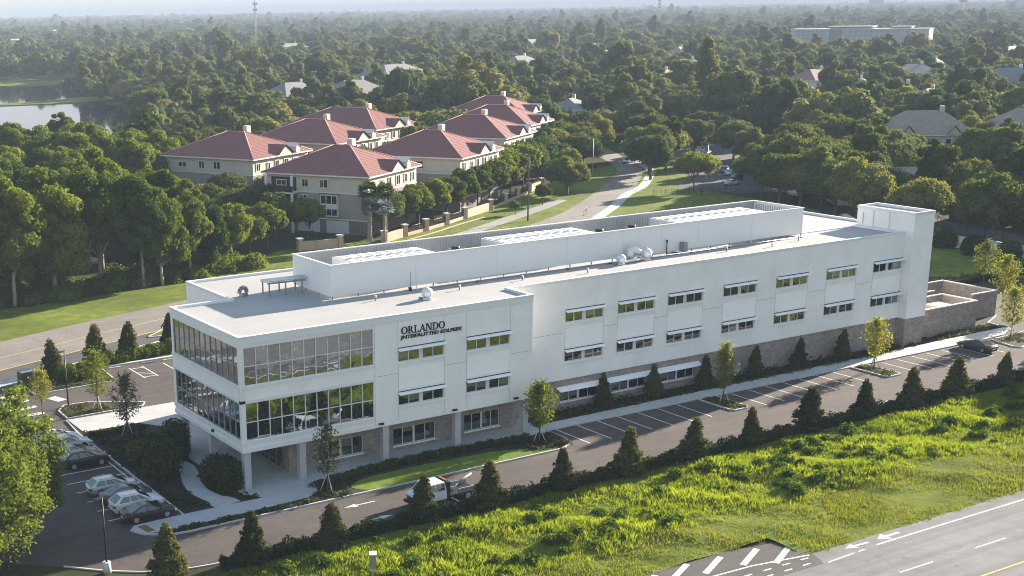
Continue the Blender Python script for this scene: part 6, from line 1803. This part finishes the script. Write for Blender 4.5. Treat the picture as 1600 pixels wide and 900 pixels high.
GT = 'street trees between the garden wall and the villas'
for i, (x, y, s, v) in enumerate(((91, 117.6, 1.0, 0), (95.5, 120.2, 1.02, 1), (101.0, 123.2, 1.1, 2), (106.5, 126.6, 1.05, 0), (112.5, 129.8, 1.12, 1), (119, 133.5, 1.15, 2), (125.5, 138.2, 1.2, 0), (132, 142.8, 1.2, 1), (138, 147.5, 1.25, 2), (145, 152, 1.3, 0))):
    tree('street_tree', x, y, s, '%s street tree along the garden wall counted from the fan palms' % ORD[i], GT, v=v)
tree('oak_tree', 147.5, 138.6, .88, 'broad dark bush-like tree on the verge left of the street', None, v=1, sz=.82)
tree('street_tree', 153, 146, 1.15, 'rounded olive tree behind the broad dark verge tree', None, v=1)
tree('oak_tree', 190.5, 185.5, .95, 'broad flat-topped tree at the bend of the street', None, v=3, sz=.75)
tree('oak_tree', 181.5, 148.5, .98, 'oak beside the far sidewalk opposite the flat-topped tree', None, v=0)
tree('oak_tree', 188.5, 157, 1.05, 'taller oak behind the one by the far sidewalk', None, v=2)
tree('spreading_tree', 174.6, 126.2, 1.0, 'spreading multi-stem tree with yellowish crown at the edge of the far lot', None, v=0, sz=1.05)
tree('street_tree', 120.6, 122.0, .36, 'tiny round sapling on the verge near the garden wall', None, v=0)
tree('street_tree', 133.5, 129.5, .55, 'small yellow-green bushy tree beside the tall brown pole', None, v=1)
for i, (x, y, lb) in enumerate(((316, 260, 'yellow-crowned tree in the canopy beyond the far lot'), (295, 172, 'yellow-topped tree above the oak row by the far lane'), (602, 409, 'small yellow tree below the pale institution'), (655, 876, 'yellow-tinged tree high in the canopy behind the villas'))):
    tree('yellow_tree', x, y, (1.0, 1.05, 1.2, 1.3)[i], lb, None, v=i)
for i, (x, y, s, lb) in enumerate(((199, 131, .8, 'oak standing in the far lot among the nearest parked cars'), (214, 146, .9, 'oak in the far lot beside the blue-grey SUV'), (224, 163, .95, 'oak midway up the far lot'), (240, 192, .95, 'oak near the top of the far lot'), (222, 176, .9, 'oak on the street side of the far lot'),
        (197, 160, 1.0, 'oak overhanging the far sidewalk where the street bends'), (206, 172, 1.05, 'oak behind the one overhanging the far sidewalk'), (214, 184, 1.0, 'last oak along the far sidewalk before the houses'), (206, 200, .95, 'oak left of the street beyond the flat-topped tree'))):
    tree('oak_tree', x, y, s, lb, None, v=i)
GO = 'oaks along the fence of the far lot'
for i, (x, y, s) in enumerate(((175.5, 101, .95), (181, 94.5, 1.02), (186.5, 98.5, 1.05), (192, 104, 1.05), (186, 88, .95), (200, 99, 1.05), (210, 100, 1.08), (193.5, 113.5, 1.0), (204, 121, 1.1), (213, 132, 1.1))):
    tree('oak_tree', x, y, s, '%s oak from the spreading tree in the row by the far fence' % ORD[i], GO, v=i)
for i, (x, y, s, lb) in enumerate(((166, 43, 1.02, 'oak with a leaning trunk behind the boundary wall'), (169, 34, 1.05, 'dark oak behind the boundary wall at the right frame edge'), (190, 65, .95, 'dark oak beside the transformer cabinets'), (176, 24, 1.1, 'tall oak beyond the boundary wall near the frame edge'))):
    tree('oak_tree', x, y, s, lb, None, v=i + 1)
# near trees at the lower left
tree('near_tree', -22.3, -1.4, .98, 'bright leafy tree nearest the camera beside the shaded left lot', None, v=0, rz=0.4)
tree('near_tree', -24.6, 7.6, .95, 'second leafy tree at the left frame edge, behind the nearest one', None, v=1, rz=2.0)
tree('near_tree', -24.4, -6.2, .9, 'smaller leafy tree cut by the lower left corner of the frame', None, v=1, rz=4.0)
# trees standing right of the frame; their shade falls on the bank
for i, (x, y, s) in enumerate(((113, -14.8, 1.0), (119, -18.2, 1.12), (126, -13.5, 1.1), (122, -22.5, 1.0))):
    tree('oak_tree', x, y, s, '%s oak on the bank just beyond the right frame edge' % ORD[i], None, v=i)
# the left wood: front row with pale trunks
GW_ = 'tall trees of the left wood'
front = ((-8, 91, 1.0), (-1, 95, 1.05), (6, 92.5, .95), (13, 95, 1.05), (21.5, 98.5, 1.02), (27.5, 95.0, .86), (30.5, 94.5, .80), (36.5, 97.0, .74), (41.5, 99.5, .62), (46.5, 102.5, .54), (33.5, 102, .85), (16, 104, 1.05), (25, 107, 1.05))
for i, (x, y, s) in enumerate(front):
    tree('grove_tree', x, y, s, '%s tall pale-trunked tree from the left along the front of the wood' % ORD[i], GW_, v=i, sz=1.0 if s > .9 else 1.08)
ul = []
for k in range(150):
    x = rg.uniform(-14, 50); y = 90.5 + max(0, (x - 5) * .16) + rg.uniform(0, 11); r_ = rg.uniform(.6, 1.9)
    ul.append((x, y, r_ * .4, r_ * 1.2, r_ * 1.2, r_))
Qu, tu = lobe_leaves(ul, 26000, .2, rg, .7, jit=.8)
tag(put('undergrowth', quads_mesh('undergrowth', Qu, M['leaf_grove'], tu)), 'leafy undergrowth at the foot of the left wood', None, None, 'stuff')
tree('street_tree', 52, 107, 1.0, 'round leafy tree between the wood and the brick garden wall', None, v=0)
tree('street_tree', 58.5, 113, 1.05, 'rounded tree with a pale stem before the nearest villa balcony', None, v=2)
tree('street_tree', 64, 121, 1.1, 'dense dark tree hiding the balcony side of the nearest villa', None, v=1)
tree('street_tree', 70.0, 118.5, 1.0, 'dense tree at the left corner of the nearest villa', None, v=0)
tag(put('globe_shrub', shrub_mesh(55, M['hedge'], 2200, .13, 1.7, .95), None, (66.5, 110.8, 0)), 'large clipped globe shrub beside the peach garden wall', 'shrub')

# ================================================================== THE CANOPY
def in_poly(x, y, poly):
    r = False; n = len(poly); j = n - 1
    for i in range(n):
        xi, yi = poly[i]; xj, yj = poly[j]
        if (yi > y) != (yj > y) and x < (xj - xi) * (y - yi) / (yj - yi) + xi: r = not r
        j = i
    return r
SITE = [(-400, -400), (600, -400), (600, -40), (175, -10), (160, 66), (176, 92), (178, 122), (206, 168), (192, 182), (150, 155), (87, 115), (60, 112), (50, 99), (34, 95), (-8, 91), (-400, -60)]
FARLOT = [(180, 116), (197, 103), (217, 117), (262, 180), (268, 205), (258, 222), (232, 206), (194, 152), (175, 134)]
APRON = [(196, 64), (225, 60), (234, 93), (206, 99)]
SPIT = [(120, 545), (205, 540), (212, 596), (150, 572)]
ROADS = np.array([p for p in road_c if p[0] > 90])
LANE = np.array(smooth_line([(172, 10), (174, 40), (177, 60), (183, 80), (196, 100)], 5))
placed = np.array([(o.location.x, o.location.y) for o in COL.objects if o.get('category') == 'tree'])
def ok(x, y, r):
    if in_poly(x, y, SITE) or in_poly(x, y, lake1) or in_poly(x, y, lake2) or in_poly(x, y, FARLOT) or in_poly(x, y, APRON): return False
    if r < 1500:
        if np.min((ROADS[:, 0] - x) ** 2 + (ROADS[:, 1] - y) ** 2) < 7.5 ** 2: return False
        if np.min((LANE[:, 0] - x) ** 2 + (LANE[:, 1] - y) ** 2) < 6.5 ** 2: return False
        for cx, cy, rr in VILLAS:
            if (cx - x) ** 2 + (cy - y) ** 2 < rr * rr: return False
    for cx, cy, rr in HOUSES:
        dx, dy = x - cx, y - cy
        if dx * dx + dy * dy < rr * rr: return False
        # open view of the roof from the camera side
    if r < 600 and len(placed) and np.min((placed[:, 0] - x) ** 2 + (placed[:, 1] - y) ** 2) < 4.2 ** 2: return False
    return True
pts_near, pts_far = [], []
r = 165.0
rg2 = np.random.default_rng(21)
while r < 10500:
    s = 7.6 + r * 0.0046
    if r > 900: s = 11.7 + (r - 900) * 0.008
    a0, a1 = R(9), R(61)
    n = int((a1 - a0) * r / s)
    for i in range(n):
        a = a0 + (a1 - a0) * (i + rg2.random()) / n
        rr = r + rg2.uniform(-.5, .5) * s
        x, y = CAM.x + rr * math.sin(a), CAM.y + rr * math.cos(a)
        if not ok(x, y, rr): continue
        inview = R(14.2) < a < R(57.2)
        (pts_near if (rr < 460 and inview) else pts_far).append((x, y, rr, a))
    r += s * (0.95 if r < 900 else 1.0)
pts_near.sort(key=lambda p: p[2])
NIND = 210
VN = ['nearest red-roofed villa', 'leftmost villa', 'villa behind the leftmost one', 'farthest villa of the left row', 'second villa along the garden wall', 'third villa along the garden wall', 'fourth villa of the right row', 'villa ending the right row']
MARK = [(v[0], v[1], n) for v, n in zip(VILLAS, VN)] + [(60, 240, 'near shore of the lake'), (10, 100, 'front row of the left wood'), (45, 110, 'garden wall end of the left wood'), (20, 150, 'middle of the left wood'), (40, 185, 'back of the left wood'),
    (225, 165, 'far lot'), (250, 205, 'top of the far lot'), (205, 110, 'oak row by the far fence'), (246, 121, 'pair of brown-roofed houses'), (198, 88, 'tan gabled building'), (188, 66, 'transformer cabinets'), (176, 34, 'lane behind the boundary wall'), (213, 203, 'end of the visible street'), (252, 268, 'grey-roofed house at the street end'), (300, 150, 'yellow-topped tree at the right')]
for k, (x, y, rr, a) in enumerate(pts_near[:NIND]):
    mx, my, mn = min(MARK, key=lambda q: (q[0] - x) ** 2 + (q[1] - y) ** 2)
    px_, dp_ = (x - mx) * .82 - (y - my) * .57, (x - mx) * .57 + (y - my) * .82
    side = ('to the right of' if px_ > 0 else 'to the left of') if abs(px_) > abs(dp_) else ('behind' if dp_ > 0 else 'in front of')
    if 36 < x < 100 and y < 168 and math.degrees(a) < 30:
        kind, sc_, word = 'oak_tree', random.uniform(.62, .8), 'green tree'
    elif math.degrees(a) < 27 and x < 75:
        kind, sc_, word = 'grove_tree', random.uniform(.72, .95), 'tall dark tree'
    elif y > 105 and x < 235 and math.degrees(a) < 42:
        kind, sc_, word = 'oak_tree', random.uniform(.72, .95), 'green tree'
    else:
        kind, sc_, word = 'oak_tree', random.uniform(.88, 1.12), 'olive-green oak'
    d_ = math.hypot(x - mx, y - my)
    size = 'small' if sc_ < .8 else ('broad' if sc_ > .92 else 'middling')
    near_ = 'close' if d_ < 14 else ('a little way' if d_ < 24 else 'well')
    lb = '%s %s %s %s the %s' % (size, word, near_, side, mn)
    if len(lb.replace('-', ' ').split()) > 16: lb = '%s %s %s the %s' % (size, word, side, mn)
    tree(kind, x, y, sc_, lb, 'trees around the ' + mn)
rest = pts_near[NIND:] + pts_far

def instancer(name, pts, sources, label):
    """one object whose points carry tree crowns (the crowns of trees that stand in the scene)"""
    n = len(pts)
    me = bpy.data.meshes.new(name)
    me.vertices.add(n)
    P = np.array([(p[0], p[1], 0) for p in pts], np.float32)
    me.vertices.foreach_set('co', P.ravel())
    rr = np.array([p[2] for p in pts])
    g = np.random.default_rng(3)
    sc = np.empty((n, 3), np.float32)
    big = np.clip(1 + (rr - 700) / 3600, 1, 2.6)
    base = g.uniform(.55, 1.25, n) * np.where(g.random(n) < .12, 1.25, 1)
    sc[:, 0] = sc[:, 1] = base * big
    sc[:, 2] = base * g.uniform(.85, 1.2, n) * np.clip(1 + (rr - 700) / 12000, 1, 1.35) * np.where(g.random(n) < .035, 1.35, 1)
    rot = np.zeros((n, 3), np.float32); rot[:, 2] = g.uniform(0, 6.28, n)
    for an, data, tp in (('tsize', sc, 'FLOAT_VECTOR'), ('trot', rot, 'FLOAT_VECTOR')):
        at = me.attributes.new(an, tp, 'POINT'); at.data.foreach_set('vector', data.ravel())
    at = me.attributes.new('tidx', 'INT', 'POINT'); at.data.foreach_set('value', g.integers(0, len(sources), n).astype(np.int32))
    o = put(name, me)
    ng = bpy.data.node_groups.new(name + '_nodes', 'GeometryNodeTree')
    ng.interface.new_socket('Geometry', in_out='INPUT', socket_type='NodeSocketGeometry')
    ng.interface.new_socket('Geometry', in_out='OUTPUT', socket_type='NodeSocketGeometry')
    N, L = ng.nodes, ng.links
    gi, go = N.new('NodeGroupInput'), N.new('NodeGroupOutput')
    iop = N.new('GeometryNodeInstanceOnPoints'); jn = N.new('GeometryNodeJoinGeometry')
    m2p = N.new('GeometryNodeMeshToPoints')
    L.new(gi.outputs[0], m2p.inputs['Mesh']); L.new(m2p.outputs[0], iop.inputs['Points'])
    for s_ in sources:
        oi = N.new('GeometryNodeObjectInfo'); oi.transform_space = 'ORIGINAL'
        oi.inputs['Object'].default_value = s_; oi.inputs['As Instance'].default_value = True
        L.new(oi.outputs['Geometry'], jn.inputs[0])
    L.new(jn.outputs[0], iop.inputs['Instance'])
    iop.inputs['Pick Instance'].default_value = True
    def na(nm, tp):
        q = N.new('GeometryNodeInputNamedAttribute'); q.data_type = tp; q.inputs['Name'].default_value = nm
        return q.outputs['Attribute']
    L.new(na('tidx', 'INT'), iop.inputs['Instance Index'])
    er = N.new('FunctionNodeEulerToRotation'); L.new(na('trot', 'FLOAT_VECTOR'), er.inputs[0]); L.new(er.outputs[0], iop.inputs['Rotation'])
    L.new(na('tsize', 'FLOAT_VECTOR'), iop.inputs['Scale'])
    L.new(iop.outputs[0], go.inputs[0])
    md = o.modifiers.new('trees', 'NODES'); md.node_group = ng
    return tag(o, label, None, None, 'stuff')
# five real trees carry the crowns that the distant canopy repeats
src = []
fi = sorted([k for k, p in enumerate(rest) if 380 < p[2] < 470][:7], key=lambda k: rest[k][2])
for v, k in enumerate(fi):
    x, y, rr, a = rest[k]
    mx, my, mn = min(MARK, key=lambda q: (q[0] - x) ** 2 + (q[1] - y) ** 2)
    t = tree('far_tree', x, y, 1.0, '%s canopy tree from the camera far behind the %s' % (ordw(v + 1), mn), 'oaks of the middle canopy', v=v, name='oak_tree')
    src.append(crown_of(t))
rest = [p for k, p in enumerate(rest) if k not in fi]
src = [c for c in src]
instancer('distant_canopy', rest, src, 'unbroken suburban tree canopy reaching to the hazy horizon')

# ================================================================== HAZE
hz = MB().box(-2600, -1400, -1.2, 23000, 23000, 66).build('haze', None)
hm = bpy.data.materials.new('haze_air'); N, L = nodes_of(hm)
for n in list(N):
    if n.type == 'BSDF_PRINCIPLED': N.remove(n)
pv = N.new('ShaderNodeVolumePrincipled')
pv.inputs['Color'].default_value = (0.66, 0.76, 0.90, 1)
pv.inputs['Density'].default_value = 0.00023
pv.inputs['Anisotropy'].default_value = -0.4
L.new(pv.outputs[0], next(n for n in N if n.type == 'OUTPUT_MATERIAL').inputs['Volume'])
hz.data.materials.append(hm)
tag(hz, 'thin blue-grey haze lying over the whole place', None, None, 'stuff')
